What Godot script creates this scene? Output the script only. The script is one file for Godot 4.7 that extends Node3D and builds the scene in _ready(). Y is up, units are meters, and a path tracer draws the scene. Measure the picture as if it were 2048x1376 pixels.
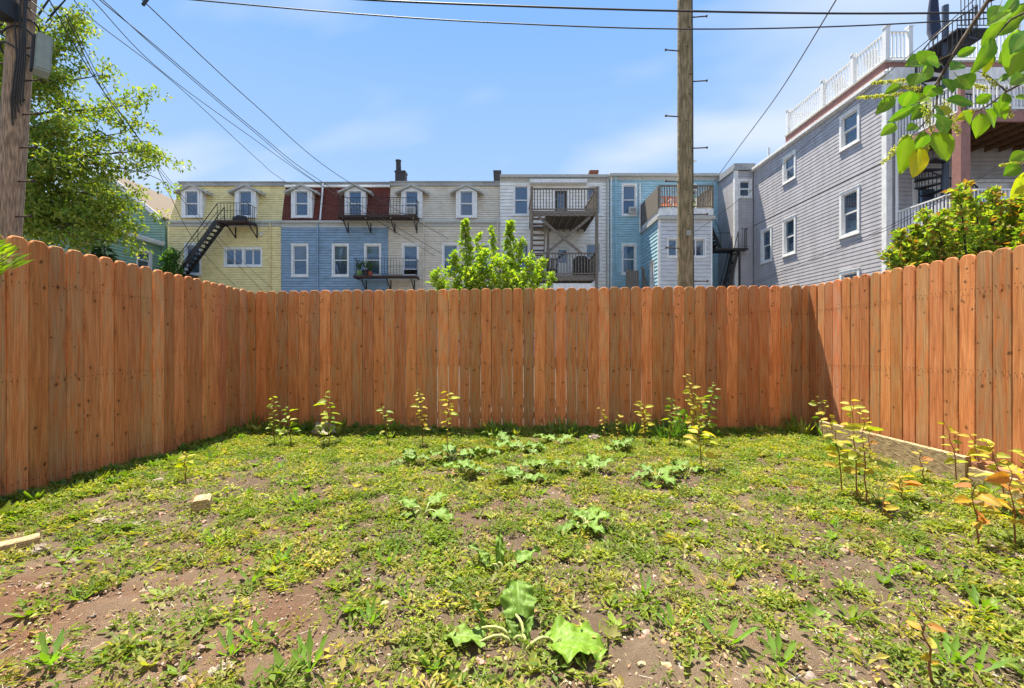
extends Node3D
# A small fenced back yard full of weeds, the backs of row houses beyond the fence. Metres, y up, the camera looks along -z.
const F := 906.0
const EYE := 1.12
const ROW := 26.6            # depth of the row of house fronts
var rng := RandomNumberGenerator.new()
var M := {}                  # materials
var used := {}
var hill := FastNoiseLite.new()
var clod := FastNoiseLite.new()
var patch := FastNoiseLite.new()

class MB:
	var v := PackedVector3Array()
	var n := PackedVector3Array()
	var c := PackedColorArray()
	var uv := PackedVector2Array()
	var col := Color(1, 1, 1)
	func vert(p: Vector3, nn: Vector3, t := Vector2.ZERO) -> void:
		v.append(p); n.append(nn); c.append(col); uv.append(t)
	func tri(a: Vector3, b: Vector3, d: Vector3) -> void:
		var nn := (b - a).cross(d - a).normalized()
		vert(a, nn); vert(d, nn); vert(b, nn)
	func quad(a: Vector3, b: Vector3, d: Vector3, e: Vector3) -> void:
		tri(a, b, d); tri(a, d, e)
	func quad_n(a: Vector3, b: Vector3, d: Vector3, e: Vector3, na: Vector3, nb: Vector3, nd: Vector3, ne: Vector3) -> void:
		vert(a, na); vert(d, nd); vert(b, nb); vert(a, na); vert(e, ne); vert(d, nd)
	func quad_uv(a: Vector3, b: Vector3, d: Vector3, e: Vector3, ta: Vector2, tb: Vector2, td: Vector2, te: Vector2) -> void:
		var nn := (b - a).cross(d - a).normalized()
		vert(a, nn, ta); vert(d, nn, td); vert(b, nn, tb); vert(a, nn, ta); vert(e, nn, te); vert(d, nn, td)
	func box(t: Transform3D, at: Vector3, size: Vector3) -> void:
		var h := size * 0.5
		var p := []
		for k in 8:
			p.append(t * (at + Vector3(h.x * (1 if k & 1 else -1), h.y * (1 if k & 2 else -1), h.z * (1 if k & 4 else -1))))
		quad(p[4], p[5], p[7], p[6]); quad(p[1], p[0], p[2], p[3]); quad(p[5], p[1], p[3], p[7])
		quad(p[0], p[4], p[6], p[2]); quad(p[6], p[7], p[3], p[2]); quad(p[0], p[1], p[5], p[4])
	func bx(t: Transform3D, a: Vector3, b: Vector3) -> void:
		box(t, (a + b) * 0.5, (b - a).abs())
	func bar(a: Vector3, b: Vector3, w: float, h: float, up := Vector3.UP) -> void:
		var z := (b - a).normalized()
		if absf(z.dot(up)) > 0.98:
			up = Vector3(0, 0, 1)
		var x := up.cross(z).normalized()
		box(Transform3D(Basis(x, z.cross(x), z), (a + b) * 0.5), Vector3.ZERO, Vector3(w, h, a.distance_to(b)))
	func tube(pts: Array, radii: Array, sides := 8, cap := true) -> void:
		var rings := []
		var last := Vector3(0.3, 0.1, 0.95)
		for i in pts.size():
			var d: Vector3 = (pts[mini(i + 1, pts.size() - 1)] - pts[maxi(i - 1, 0)]).normalized()
			var x := last - d * last.dot(d)
			if x.length() < 0.05:
				x = Vector3(1, 0, 0) - d * d.x
			x = x.normalized(); last = x
			var y := d.cross(x)
			var ring := []
			for k in sides:
				var a := TAU * k / sides
				ring.append(x * cos(a) + y * sin(a))
			rings.append(ring)
		for i in pts.size() - 1:
			var ra: float = radii[mini(i, radii.size() - 1)]
			var rb: float = radii[mini(i + 1, radii.size() - 1)]
			for k in sides:
				var j := (k + 1) % sides
				quad_n(pts[i] + rings[i][k] * ra, pts[i] + rings[i][j] * ra, pts[i + 1] + rings[i + 1][j] * rb, pts[i + 1] + rings[i + 1][k] * rb,
					rings[i][k], rings[i][j], rings[i + 1][j], rings[i + 1][k])
		if cap:
			var e := pts.size() - 1
			var re: float = radii[mini(e, radii.size() - 1)]
			for k in sides:
				var j := (k + 1) % sides
				tri(pts[e], pts[e] + rings[e][k] * re, pts[e] + rings[e][j] * re)
				tri(pts[0], pts[0] + rings[0][j] * radii[0], pts[0] + rings[0][k] * radii[0])
	func prism(t: Transform3D, poly: Array, z0: float, z1: float) -> void:   # poly counter-clockwise, convex
		var k := poly.size()
		for i in k:
			var a: Vector2 = poly[i]
			var b: Vector2 = poly[(i + 1) % k]
			quad(t * Vector3(a.x, a.y, z1), t * Vector3(a.x, a.y, z0), t * Vector3(b.x, b.y, z0), t * Vector3(b.x, b.y, z1))
			if i > 0 and i < k - 1:
				tri(t * Vector3(poly[0].x, poly[0].y, z1), t * Vector3(a.x, a.y, z1), t * Vector3(b.x, b.y, z1))
				tri(t * Vector3(poly[0].x, poly[0].y, z0), t * Vector3(b.x, b.y, z0), t * Vector3(a.x, a.y, z0))
	func leaf2(p: Vector3, d: Vector3, s: Vector3, up: Vector3, l: float, w: float) -> void:   # a small folded leaf of two faces
		var m := p + d * l * 0.45
		var tip := p + d * l - up * l * 0.12
		var a := m + s * w * 0.5 + up * w * 0.22
		var b := m - s * w * 0.5 + up * w * 0.22
		tri(p, tip, a); tri(p, b, tip)
	func mesh() -> ArrayMesh:
		var arr := []
		arr.resize(Mesh.ARRAY_MAX)
		arr[Mesh.ARRAY_VERTEX] = v; arr[Mesh.ARRAY_NORMAL] = n; arr[Mesh.ARRAY_COLOR] = c; arr[Mesh.ARRAY_TEX_UV] = uv
		var m := ArrayMesh.new()
		m.add_surface_from_arrays(Mesh.PRIMITIVE_TRIANGLES, arr)
		return m

# ---------- naming and placing ----------
func numbered(called: String, parent: Node = null) -> String:
	var key := called if parent == null else str(parent.get_instance_id()) + called
	var k: int = used.get(key, 0)
	used[key] = k + 1
	return called if k == 0 else "%s_%03d" % [called, k]
func mi(called: String, mesh: Mesh, m: Material, parent: Node = null) -> MeshInstance3D:
	var o := MeshInstance3D.new()
	o.mesh = mesh; o.material_override = m
	o.cast_shadow = GeometryInstance3D.SHADOW_CASTING_SETTING_ON
	o.name = numbered(called, parent)
	(self if parent == null else parent).add_child(o, true)
	return o
func obj(called: String, b: MB, m: Material, parent: Node = null) -> MeshInstance3D:
	return mi(called, b.mesh(), m, parent)
func tag(o: Node, label: String, category: String, group := "") -> Node:
	o.set_meta("label", label); o.set_meta("category", category)
	if group != "":
		o.set_meta("group", group)
	return o
func kind(o: Node, k: String) -> Node:
	o.set_meta("kind", k)
	return o
func thing(called: String, label: String, category: String, at := Vector3.ZERO, group := "") -> Node3D:
	var o := Node3D.new()
	o.name = numbered(called); o.position = at
	add_child(o, true)
	tag(o, label, category, group)
	return o
func P(x: float, y: float, d: float) -> Vector3:      # a point measured on the photograph, at its depth in metres
	return Vector3((x - 1024.0) / F * d, EYE + (688.0 - y) / F * d, -d)
func G(x: float, y: float) -> Vector3:                # the same for a point of the ground
	var d := EYE * F / (y - 688.0)
	for k in 6:
		var p := P(x, y, d)
		d = (EYE - ground_y(p.x, p.z)) * F / (y - 688.0)
	var q := P(x, y, d)
	return Vector3(q.x, ground_y(q.x, q.z), q.z)
func ground_y(x: float, z: float) -> float:
	var e := clampf(minf(minf(x + 3.72, 4.12 - x), minf(z + 6.3, -0.3 - z)) / 0.3, 0.0, 1.0)
	return e * (0.03 * hill.get_noise_2d(x * 10.0, z * 10.0) + 0.05 * exp(-pow((x + 3.3) / 1.2, 2) - pow((z + 3.0) / 1.2, 2)))
func lin(r: float, g: float, b: float) -> Color:      # a linear base colour for albedo_color
	return Color(r, g, b).linear_to_srgb()

# ---------- materials ----------
func noise_tex(seed_: int, freq: float, lo: Color, hi: Color, size := 512, as_normal := false, bump := 2.0, oct := 5) -> NoiseTexture2D:
	var f := FastNoiseLite.new()
	f.seed = seed_; f.frequency = freq; f.fractal_octaves = oct
	var t := NoiseTexture2D.new()
	t.noise = f; t.width = size; t.height = size; t.seamless = true
	if as_normal:
		t.as_normal_map = true; t.bump_strength = bump
	else:
		var g := Gradient.new()
		g.set_color(0, lo); g.set_color(1, hi); g.set_offset(0, 0.25); g.set_offset(1, 0.75)
		t.color_ramp = g
	return t
func mat(called: String, c: Color, rough := 0.8, tex: Texture2D = null, scale := Vector3.ONE, metal := 0.0) -> StandardMaterial3D:
	var m := StandardMaterial3D.new()
	m.resource_name = called
	m.albedo_color = c; m.roughness = rough; m.metallic = metal
	m.vertex_color_use_as_albedo = true
	m.cull_mode = BaseMaterial3D.CULL_DISABLED
	if tex:
		m.albedo_texture = tex; m.uv1_triplanar = true; m.uv1_world_triplanar = true; m.uv1_scale = scale
	M[called] = m
	return m
func leaf_mat(called: String, c: Color, back: Color, rough := 0.5) -> void:
	var m := mat(called, c, rough)
	m.backlight_enabled = true; m.backlight = back
	m.metallic_specular = 0.35

func make_materials() -> void:
	var mottle := noise_tex(3, 0.012, Color(0.92, 0.92, 0.91), Color(1, 1, 1))
	var streak := noise_tex(5, 0.02, Color(0.93, 0.92, 0.9), Color(1, 1, 1))
	var rough_wood := noise_tex(9, 0.03, Color(0.5, 0.47, 0.43), Color(1, 1, 1))
	var speck := noise_tex(11, 0.09, Color(0.45, 0.42, 0.4), Color(1, 1, 1), 512, false, 2.0, 4)
	var st := Vector3(0.16, 0.3, 0.16)
	mat("yellow", lin(0.88, 0.75, 0.38), 0.65, streak, st)
	mat("red_shingle", lin(0.31, 0.085, 0.06), 0.85, rough_wood, Vector3(0.8, 0.6, 0.8))
	mat("blue", lin(0.28, 0.41, 0.56), 0.7, streak, st)
	mat("beige", lin(0.74, 0.67, 0.56), 0.65, streak, st)
	mat("white_siding", lin(0.87, 0.87, 0.86), 0.65, streak, st)
	mat("light_blue", lin(0.38, 0.62, 0.74), 0.65, streak, st)
	mat("pale_blue_gray", lin(0.62, 0.65, 0.7), 0.65, streak, st)
	mat("gray", lin(0.47, 0.455, 0.485), 0.65, mottle, Vector3(0.3, 0.1, 0.3))
	mat("cream", lin(0.7, 0.64, 0.52), 0.65, streak, st)
	mat("green", lin(0.3, 0.47, 0.36), 0.7, streak, st)
	mat("trim", lin(0.85, 0.85, 0.85), 0.55, mottle, Vector3(0.6, 0.4, 0.6))
	mat("vinyl", lin(0.78, 0.78, 0.78), 0.4)
	mat("dull_trim", lin(0.5, 0.5, 0.47), 0.7, streak, Vector3(0.7, 0.4, 0.7))
	mat("gray_trim", lin(0.32, 0.33, 0.34), 0.6, mottle, Vector3(0.5, 0.5, 0.5))
	mat("roofing", lin(0.1, 0.1, 0.1), 0.9, speck, Vector3(0.5, 0.5, 0.5))
	mat("brown_shingle", lin(0.27, 0.21, 0.16), 0.9, speck, Vector3(0.4, 1.6, 0.4))
	mat("brick", lin(0.3, 0.11, 0.07), 0.9, speck, Vector3(1.5, 3, 1.5))
	mat("soot", lin(0.085, 0.085, 0.095), 0.85, speck, Vector3(1, 2, 1))
	mat("iron", lin(0.03, 0.026, 0.026), 0.6, mottle, Vector3(1, 1, 1))
	mat("rust_iron", lin(0.085, 0.045, 0.035), 0.75, rough_wood, Vector3(1, 1, 1))
	mat("old_wood", lin(0.33, 0.29, 0.25), 0.9, rough_wood, Vector3(3, 0.5, 3))
	mat("brown_wood", lin(0.3, 0.17, 0.1), 0.9, rough_wood, Vector3(3, 0.5, 3))
	mat("brown_paint", lin(0.33, 0.15, 0.12), 0.6, mottle, Vector3(1, 0.5, 1))
	mat("interior", lin(0.45, 0.43, 0.4), 0.95)
	mat("blind", lin(0.75, 0.75, 0.73), 0.8)
	mat("cream_blind", lin(0.62, 0.66, 0.45), 0.8)
	mat("green_blind", lin(0.07, 0.2, 0.15), 0.7)
	mat("blue_blind", lin(0.08, 0.34, 0.68), 0.6)
	mat("black", lin(0.015, 0.015, 0.018), 0.5)
	mat("wire", lin(0.02, 0.02, 0.022), 0.6)
	mat("gray_wire", lin(0.16, 0.16, 0.17), 0.6)
	mat("cabinet", lin(0.24, 0.29, 0.27), 0.45, mottle, Vector3(2, 1, 2))
	mat("ac_case", lin(0.6, 0.6, 0.57), 0.5)
	mat("stone", lin(0.52, 0.45, 0.36), 0.95, speck, Vector3(5, 5, 5))
	mat("red_stone", lin(0.36, 0.2, 0.13), 0.95, speck, Vector3(5, 5, 5))
	mat("timber", lin(0.6, 0.46, 0.26), 0.85, rough_wood, Vector3(5, 9, 0.7))
	mat("pink_timber", lin(0.5, 0.22, 0.13), 0.85, rough_wood, Vector3(5, 9, 0.7))
	mat("end_grain", lin(0.3, 0.21, 0.1), 0.9, rough_wood, Vector3(1, 16, 1))
	mat("orange", lin(0.6, 0.16, 0.05), 0.7)
	mat("terracotta", lin(0.55, 0.1, 0.04), 0.7)
	mat("navy", lin(0.02, 0.03, 0.07), 0.85)
	mat("steel_blue", lin(0.06, 0.08, 0.12), 0.5)
	mat("cushion_green", lin(0.25, 0.4, 0.1), 0.8)
	var g := mat("pane", Color(0.35, 0.45, 0.55, 0.15), 0.03)
	g.transparency = BaseMaterial3D.TRANSPARENCY_ALPHA; g.metallic = 0.4; g.metallic_specular = 0.8
	var po := mat("pole_mossy", lin(0.33, 0.285, 0.23), 0.95, noise_tex(21, 0.02, Color(0.68, 0.67, 0.55), Color(1, 0.96, 0.87)), Vector3(2.2, 0.3, 2.2))
	po.normal_enabled = true; po.normal_texture = noise_tex(22, 0.05, Color.BLACK, Color.WHITE, 512, true, 3.0); po.normal_scale = 0.8
	po = mat("pole_gray", lin(0.42, 0.33, 0.26), 0.95, noise_tex(23, 0.03, Color(0.62, 0.58, 0.54), Color(1, 0.96, 0.9)), Vector3(3, 0.25, 3))
	po.normal_enabled = true; po.normal_texture = M.pole_mossy.normal_texture
	# plants: leaf tones come as vertex colours
	leaf_mat("leaf", Color.WHITE, Color(0.95, 1.0, 0.45))
	leaf_mat("leaf_thick", Color.WHITE, Color(0.4, 0.45, 0.15), 0.55)
	mat("stem", Color.WHITE, 0.7)
	mat("bark", lin(0.1, 0.075, 0.055), 0.95, rough_wood, Vector3(6, 1.5, 6))
	mat("chips", Color.WHITE, 0.95)
	var s := mat("soil", Color.WHITE, 1.0, noise_tex(31, 0.16, Color(0.4, 0.36, 0.33), Color(1, 1, 1), 1024, false, 2.0, 5), Vector3(2.3, 2.3, 2.3))
	s.normal_enabled = true; s.normal_texture = noise_tex(33, 0.12, Color.BLACK, Color.WHITE, 1024, true, 14.0); s.normal_scale = 1.6
	wood_atlas()

func wood_atlas() -> void:         # sixteen fence boards side by side: grain, knots, nail drips, grey weathering and ground stains
	var cw := 64
	var w := cw * 16
	var h := 1024
	var data := PackedByteArray()
	data.resize(w * h * 3)
	var a := FastNoiseLite.new()
	a.seed = 71; a.frequency = 1.0; a.fractal_octaves = 3
	var b := FastNoiseLite.new()
	b.seed = 72; b.frequency = 1.0; b.fractal_octaves = 2
	var r := RandomNumberGenerator.new()
	r.seed = 404
	for k in 16:
		var grey := maxf(0.0, r.randf() * 1.3 - 0.5)
		var stain := maxf(0.0, r.randf() - 0.35)
		var tone := 0.87 + 0.25 * r.randf()
		var knots := []
		for j in r.randi_range(4, 12):
			knots.append([r.randf_range(6, 58), r.randf_range(20, 1000), 1.0 + 3.0 * pow(r.randf(), 2.0)])
		var drips := []
		for row in 3:
			for j in 3:
				drips.append([int(10 + 21 * j + r.randi_range(-3, 3)), int((1.0 - [0.16, 0.88, 1.57][row] / 2.0) * h), r.randi_range(8, 60), r.randf_range(0.2, 0.6)])
		for y in h:
			var up := 1.0 - float(y) / h
			for x in cw:
				var fx := float(x)
				for kn in knots:
					var dy: float = (y - kn[1]) / (kn[2] * 5.0)
					if absf(dy) < 3.0:
						fx += signf(fx - kn[0]) * -kn[2] * 0.8 * exp(-dy * dy)
				var wob := b.get_noise_2d(k * 50.0 + fx * 0.02, y * 0.006) * 2.5
				var g := a.get_noise_2d(k * 90.0 + (fx + wob) * 0.16, y * 0.004)
				var fine := b.get_noise_2d(k * 33.0 + (fx + wob) * 0.75, y * 0.013)
				var pat := b.get_noise_2d(k * 17.0 + fx * 0.035, y * 0.0035 + 40.0)
				var val := tone * (1.0 + 0.16 * g + 0.09 * fine + 0.09 * pat)
				var cr := 0.81 * val
				var cg := 0.57 * val * (1.0 + 0.05 * pat)
				var cb := 0.395 * val * (1.0 + 0.1 * pat)
				var wea := clampf((pat + fine * 0.5 - 0.12) * 1.9 + grey * 1.4 - 0.1, 0.0, 1.0) * (0.35 + grey * 0.8)
				cr = lerpf(cr, 0.7 * val, wea); cg = lerpf(cg, 0.575 * val, wea); cb = lerpf(cb, 0.45 * val, wea)
				if up < 0.16 and stain > 0.0:
					var s := clampf((a.get_noise_2d(k * 11.0 + fx * 0.02, y * 0.008) + fine * 0.5 + 0.2 - up * 2.0) * 1.3, 0.0, 1.0) * stain
					cr = lerpf(cr, 0.26, s); cg = lerpf(cg, 0.22, s); cb = lerpf(cb, 0.18, s)
				for kn in knots:
					var ex: float = (x - kn[0]) / kn[2]
					var ey: float = (y - kn[1] + (x - kn[0]) * 0.4 * sin(kn[1])) / (kn[2] * 1.3)
					var q := ex * ex + ey * ey
					if q < 5.0:
						var s := exp(-q * 1.3) * 0.72 + (0.3 * exp(-pow(q - 2.2, 2) * 3.0))
						cr *= 1.0 - s; cg *= 1.0 - s; cb *= 1.0 - s
					elif absf(ey) < 0.45 and absf(ex) < 7.0:
						var s2 := 0.22 * (1.0 - absf(ex) / 7.0) * (0.5 + fine)
						cr *= 1.0 - s2; cg *= 1.0 - s2; cb *= 1.0 - s2
				var i := (y * w + k * cw + x) * 3
				data[i] = clampi(int(cr * 255.0), 0, 255); data[i + 1] = clampi(int(cg * 255.0), 0, 255); data[i + 2] = clampi(int(cb * 255.0), 0, 255)
		for d in drips:
			for j in d[2]:
				var y2 := mini(d[1] + j, h - 1)
				var i2: int = (y2 * w + k * cw + d[0]) * 3
				var s3: float = 1.0 - d[3] * (1.0 - float(j) / d[2])
				for ch in 3:
					data[i2 + ch] = int(data[i2 + ch] * s3)
	var img := Image.create_from_data(w, h, false, Image.FORMAT_RGB8, data)
	var tex := ImageTexture.create_from_image(img)
	var hm := img.duplicate()
	hm.convert(Image.FORMAT_L8); hm.convert(Image.FORMAT_RGBA8)
	hm.bump_map_to_normal_map(1.5)
	var nt := ImageTexture.create_from_image(hm)
	for e in [["fence_wood", Color(1.0, 0.92, 0.84)]]:
		var m := mat(e[0], e[1], 0.72)
		m.albedo_texture = tex; m.normal_enabled = true; m.normal_texture = nt; m.normal_scale = 0.7
		m.metallic_specular = 0.3

func make_sky() -> ImageTexture:
	var w := 1024
	var h := 512
	var img := Image.create(w, h, false, Image.FORMAT_RGBF)
	var f := FastNoiseLite.new()
	f.seed = 8; f.frequency = 1.0; f.fractal_octaves = 5
	var top := Vector3(0.075, 0.165, 0.36)
	var mid := Vector3(0.1, 0.195, 0.37)
	var low := Vector3(0.27, 0.33, 0.375)
	for y in h:
		var el := (0.5 - (y + 0.5) / h) * PI
		for x in w:
			if el < -0.02:
				img.set_pixel(x, y, Color(0.16, 0.16, 0.15)); continue
			var az := ((x + 0.5) / w - 0.5) * TAU
			var d := Vector3(sin(az) * cos(el), sin(el), -cos(az) * cos(el))
			var t := clampf(el / 0.62, 0.0, 1.0)
			var c := low.lerp(mid, pow(t, 0.6)).lerp(top, clampf((el - 0.5) / 1.1, 0.0, 1.0))
			var q := d / (absf(d.y) + 0.25)
			var n1 := f.get_noise_3d(q.x * 0.55 + q.z * 0.35, 3.0, q.z * 1.5 - q.x * 0.5)
			var n2 := f.get_noise_3d(q.x * 0.4 + 9.0, 7.0, q.z * 0.4)
			var cl := clampf((n1 * 1.2 + n2 + 0.02) * 1.3, 0.0, 1.0) * 0.6
			c = c.lerp(Vector3(0.36, 0.37, 0.385), cl * smoothstep(0.02, 0.2, el))
			img.set_pixel(x, y, Color(c.x, c.y, c.z))
	return ImageTexture.create_from_image(img)

func _ready() -> void:
	rng.seed = 20240611
	hill.seed = 4; hill.frequency = 0.05; clod.seed = 6; clod.frequency = 1.0; clod.fractal_octaves = 4; patch.seed = 12; patch.frequency = 1.0; patch.fractal_octaves = 3
	var cam := Camera3D.new()
	cam.name = "camera"
	add_child(cam)
	cam.position = Vector3(0, EYE, 0)
	cam.fov = 74.42; cam.near = 0.05; cam.far = 2000.0
	cam.current = true
	var env := Environment.new()
	env.background_mode = Environment.BG_SKY
	var sky := Sky.new()
	var sm := PanoramaSkyMaterial.new()
	sm.panorama = make_sky(); sm.energy_multiplier = 1.0
	sky.sky_material = sm
	env.sky = sky
	env.tonemap_mode = Environment.TONE_MAPPER_LINEAR
	env.tonemap_exposure = 2.8
	env.sdfgi_enabled = true; env.ssao_enabled = true; env.ssil_enabled = true
	var we := WorldEnvironment.new()
	we.name = "world"; we.environment = env
	add_child(we)
	var sun := DirectionalLight3D.new()
	sun.name = "sun"
	sun.light_energy = 1.6; sun.light_color = Color(1.0, 0.96, 0.88); sun.light_angular_distance = 0.53; sun.shadow_enabled = true
	add_child(sun)
	var az := deg_to_rad(-26.0)
	var el := deg_to_rad(69.0)
	sun.look_at_from_position(Vector3(sin(az) * cos(el), sin(el), -cos(az) * cos(el)) * 50.0, Vector3.ZERO)
	make_materials()
	make_ground()
	make_fences()
	make_row()
	make_gray_house()
	make_green_house()
	make_own_house()
	make_poles()
	make_wires()
	make_trees()
	make_yard_things()
	make_weeds()

func make_ground() -> void:
	# one sheet: a fine relief inside the fences, then plain out to the horizon
	var x0 := -3.74; var x1 := 4.14; var z0 := -6.32; var z1 := -0.28
	var st := 0.022
	var nx := int((x1 - x0) / st) + 1
	var nz := int((z1 - z0) / st) + 1
	var v := PackedVector3Array(); var n := PackedVector3Array(); var c := PackedColorArray(); var idx := PackedInt32Array()
	v.resize(nx * nz); n.resize(nx * nz); c.resize(nx * nz)
	var sx := (x1 - x0) / (nx - 1)
	var sz := (z1 - z0) / (nz - 1)
	for j in nz:
		for i in nx:
			var x := x0 + i * sx
			var z := z0 + j * sz
			var e := clampf(minf(minf(i, nx - 1 - i), minf(j, nz - 1 - j)) / 6.0, 0.0, 1.0)
			var cl := clod.get_noise_2d(x * 6.0, z * 6.0)
			v[j * nx + i] = Vector3(x, ground_y(x, z) + e * 0.02 * (cl + absf(clod.get_noise_2d(x * 17.0, z * 17.0)) * 1.1), z)
			c[j * nx + i] = soil_color(x, z, cl)
	for j in nz:
		for i in nx:
			var l := v[j * nx + maxi(i - 1, 0)]; var r := v[j * nx + mini(i + 1, nx - 1)]
			var a := v[maxi(j - 1, 0) * nx + i]; var b := v[mini(j + 1, nz - 1) * nx + i]
			n[j * nx + i] = (b - a).cross(r - l).normalized()
	for j in nz - 1:
		for i in nx - 1:
			var k := j * nx + i
			idx.append_array([k, k + 1, k + nx, k + 1, k + nx + 1, k + nx])
	var far := 600.0
	var xs := [-far, x0, x1, far]
	var zs := [-far, z0, z1, far]
	for a in 3:
		for b in 3:
			if a == 1 and b == 1:
				continue
			var k := v.size()
			for p in [[xs[a], zs[b]], [xs[a + 1], zs[b]], [xs[a], zs[b + 1]], [xs[a + 1], zs[b + 1]]]:
				v.append(Vector3(p[0], 0, p[1])); n.append(Vector3.UP); c.append(Color(0.44, 0.42, 0.38))
			idx.append_array([k, k + 1, k + 2, k + 1, k + 3, k + 2])
	var arr := []
	arr.resize(Mesh.ARRAY_MAX)
	arr[Mesh.ARRAY_VERTEX] = v; arr[Mesh.ARRAY_NORMAL] = n; arr[Mesh.ARRAY_COLOR] = c; arr[Mesh.ARRAY_INDEX] = idx
	var m := ArrayMesh.new()
	m.add_surface_from_arrays(Mesh.PRIMITIVE_TRIANGLES, arr)
	var o := mi("ground", m, M.soil)
	kind(o, "structure")
	o.set_meta("label", "bare brown soil of the yard with clods and stones"); o.set_meta("category", "ground")

func soil_color(x: float, z: float, cl: float) -> Color:
	var p := patch.get_noise_2d(x * 0.9, z * 0.9)
	var red := clampf(patch.get_noise_2d(x * 0.6 + 20.0, z * 0.6) * 1.5 + 0.75 * exp(-pow((x + 2.0) / 1.3, 2) - pow((z + 1.7) / 1.2, 2)), 0.0, 1.0)
	var c := Color(0.31, 0.225, 0.15).lerp(Color(0.38, 0.2, 0.12), red)
	return c.lerp(Color(0.45, 0.35, 0.245), clampf(p * 1.1 + 0.2 + cl * 0.5, 0.0, 0.7))

# ---------- fences ----------
func picket(b: MB, w: float, h: float, th: float, k: int) -> void:
	var y0 := 0.0
	var prof := [Vector2(-w / 2, y0), Vector2(w / 2, y0), Vector2(w / 2, h - 0.046), Vector2(w / 2 - 0.009, h - 0.022), Vector2(w / 2 - 0.034, h - 0.002), Vector2(0, h), Vector2(-w / 2 + 0.034, h - 0.002), Vector2(-w / 2 + 0.009, h - 0.022), Vector2(-w / 2, h - 0.046)]
	var uvs := []
	for p in prof:
		uvs.append(Vector2((k + 0.04 + 0.92 * (p.x / w + 0.5)) / 16.0, 1.0 - clampf(p.y / 2.0, 0.002, 0.998)))
	var n := prof.size()
	var be := 0.005
	for i in n:
		var j := (i + 1) % n
		var a: Vector2 = prof[i]; var d: Vector2 = prof[j]
		var ai := Vector2(a.x * (1 - 2 * be / w), a.y - (be if a.y > 0.1 else 0.0)); var di := Vector2(d.x * (1 - 2 * be / w), d.y - (be if d.y > 0.1 else 0.0))
		b.quad_uv(Vector3(a.x, a.y, -be), Vector3(a.x, a.y, -th), Vector3(d.x, d.y, -th), Vector3(d.x, d.y, -be), uvs[i], uvs[i], uvs[j], uvs[j])
		b.quad_uv(Vector3(ai.x, ai.y, 0), Vector3(a.x, a.y, -be), Vector3(d.x, d.y, -be), Vector3(di.x, di.y, 0), uvs[i], uvs[i], uvs[j], uvs[j])
		if i > 0 and i < n - 1:
			var o: Vector2 = Vector2(prof[0].x * (1 - 2 * be / w), 0)
			b.vert(Vector3(o.x, o.y, 0), Vector3(0, 0, 1), uvs[0]); b.vert(Vector3(di.x, di.y, 0), Vector3(0, 0, 1), uvs[j]); b.vert(Vector3(ai.x, ai.y, 0), Vector3(0, 0, 1), uvs[i])
			b.vert(Vector3(prof[0].x, 0, -th), Vector3(0, 0, -1), uvs[0]); b.vert(Vector3(a.x, a.y, -th), Vector3(0, 0, -1), uvs[i]); b.vert(Vector3(d.x, d.y, -th), Vector3(0, 0, -1), uvs[j])

func fence(label: String, t: Transform3D, x_from: float, x_to: float, top_a: float, top_b: float, m: Material, gappy: bool) -> void:
	# t: x along the fence, y up, z towards the yard
	var root := thing("wooden_fence", label, "fence", Vector3.ZERO, "fences round the yard")
	root.transform = t
	var nails := MB.new()
	var count := int(round((x_to - x_from) / 0.1405))
	var pitch := (x_to - x_from) / count
	var last := -1
	for i in count:
		var f := (i + 0.5) / count
		var x := x_from + (i + 0.5) * pitch
		var g := t * Vector3(x, 0, 0)
		var y := ground_y(g.x, g.z) - rng.randf_range(0.005, 0.035)
		if gappy and rng.randf() < 0.12:
			y += 0.03
		var top := EYE + lerpf(top_a, top_b, f) + rng.randf_range(-0.005, 0.005)
		var gap := rng.randf_range(0.003, 0.0065)
		if gappy:
			gap = rng.randf_range(0.002, 0.0045)
		if gappy and f > 0.3 and f < 0.82:
			gap = rng.randf_range(0.0025, 0.006)
		var b := MB.new()
		var tone := rng.randf_range(0.88, 1.12)
		b.col = Color(tone, tone * rng.randf_range(0.94, 1.08), tone * rng.randf_range(0.88, 1.16))
		var k := rng.randi_range(0, 15)
		if k == last:
			k = (k + 5) % 16
		last = k
		picket(b, pitch - gap, top - y, 0.018, k)
		var o := obj("picket", b, m, root)
		o.position = Vector3(x, y, rng.randf_range(-0.004, 0.003))
		o.rotation = Vector3(rng.randf_range(-0.003, 0.003), rng.randf_range(-0.022, 0.022), rng.randf_range(-0.002, 0.002))
		for row in [0.16, 0.88, 1.57]:
			for q in [-0.045, 0.0, 0.045]:
				nails.box(Transform3D.IDENTITY, Vector3(x + q + rng.randf_range(-0.006, 0.006), row + 0.02 * sin(x * 1.3) + rng.randf_range(-0.006, 0.006), 0.0035), Vector3(0.005, 0.006, 0.004))
	kind(obj("nails", nails, M.rust_iron, root), "stuff")
	for row in [0.18, 0.9, 1.59]:
		var b := MB.new()
		b.bx(Transform3D.IDENTITY, Vector3(x_from, row - 0.04, -0.066), Vector3(x_to, row + 0.04, -0.027))
		obj("rail", b, M.old_wood, root)
	var np := int((x_to - x_from) / 2.4) + 1
	for i in np + 1:
		var b := MB.new()
		var x := lerpf(x_from + 0.08, x_to - 0.08, float(i) / np)
		b.bx(Transform3D.IDENTITY, Vector3(x - 0.045, -0.3, -0.158), Vector3(x + 0.045, EYE + lerpf(top_a, top_b, float(i) / np) - 0.1, -0.068))
		obj("post", b, M.old_wood, root)

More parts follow.
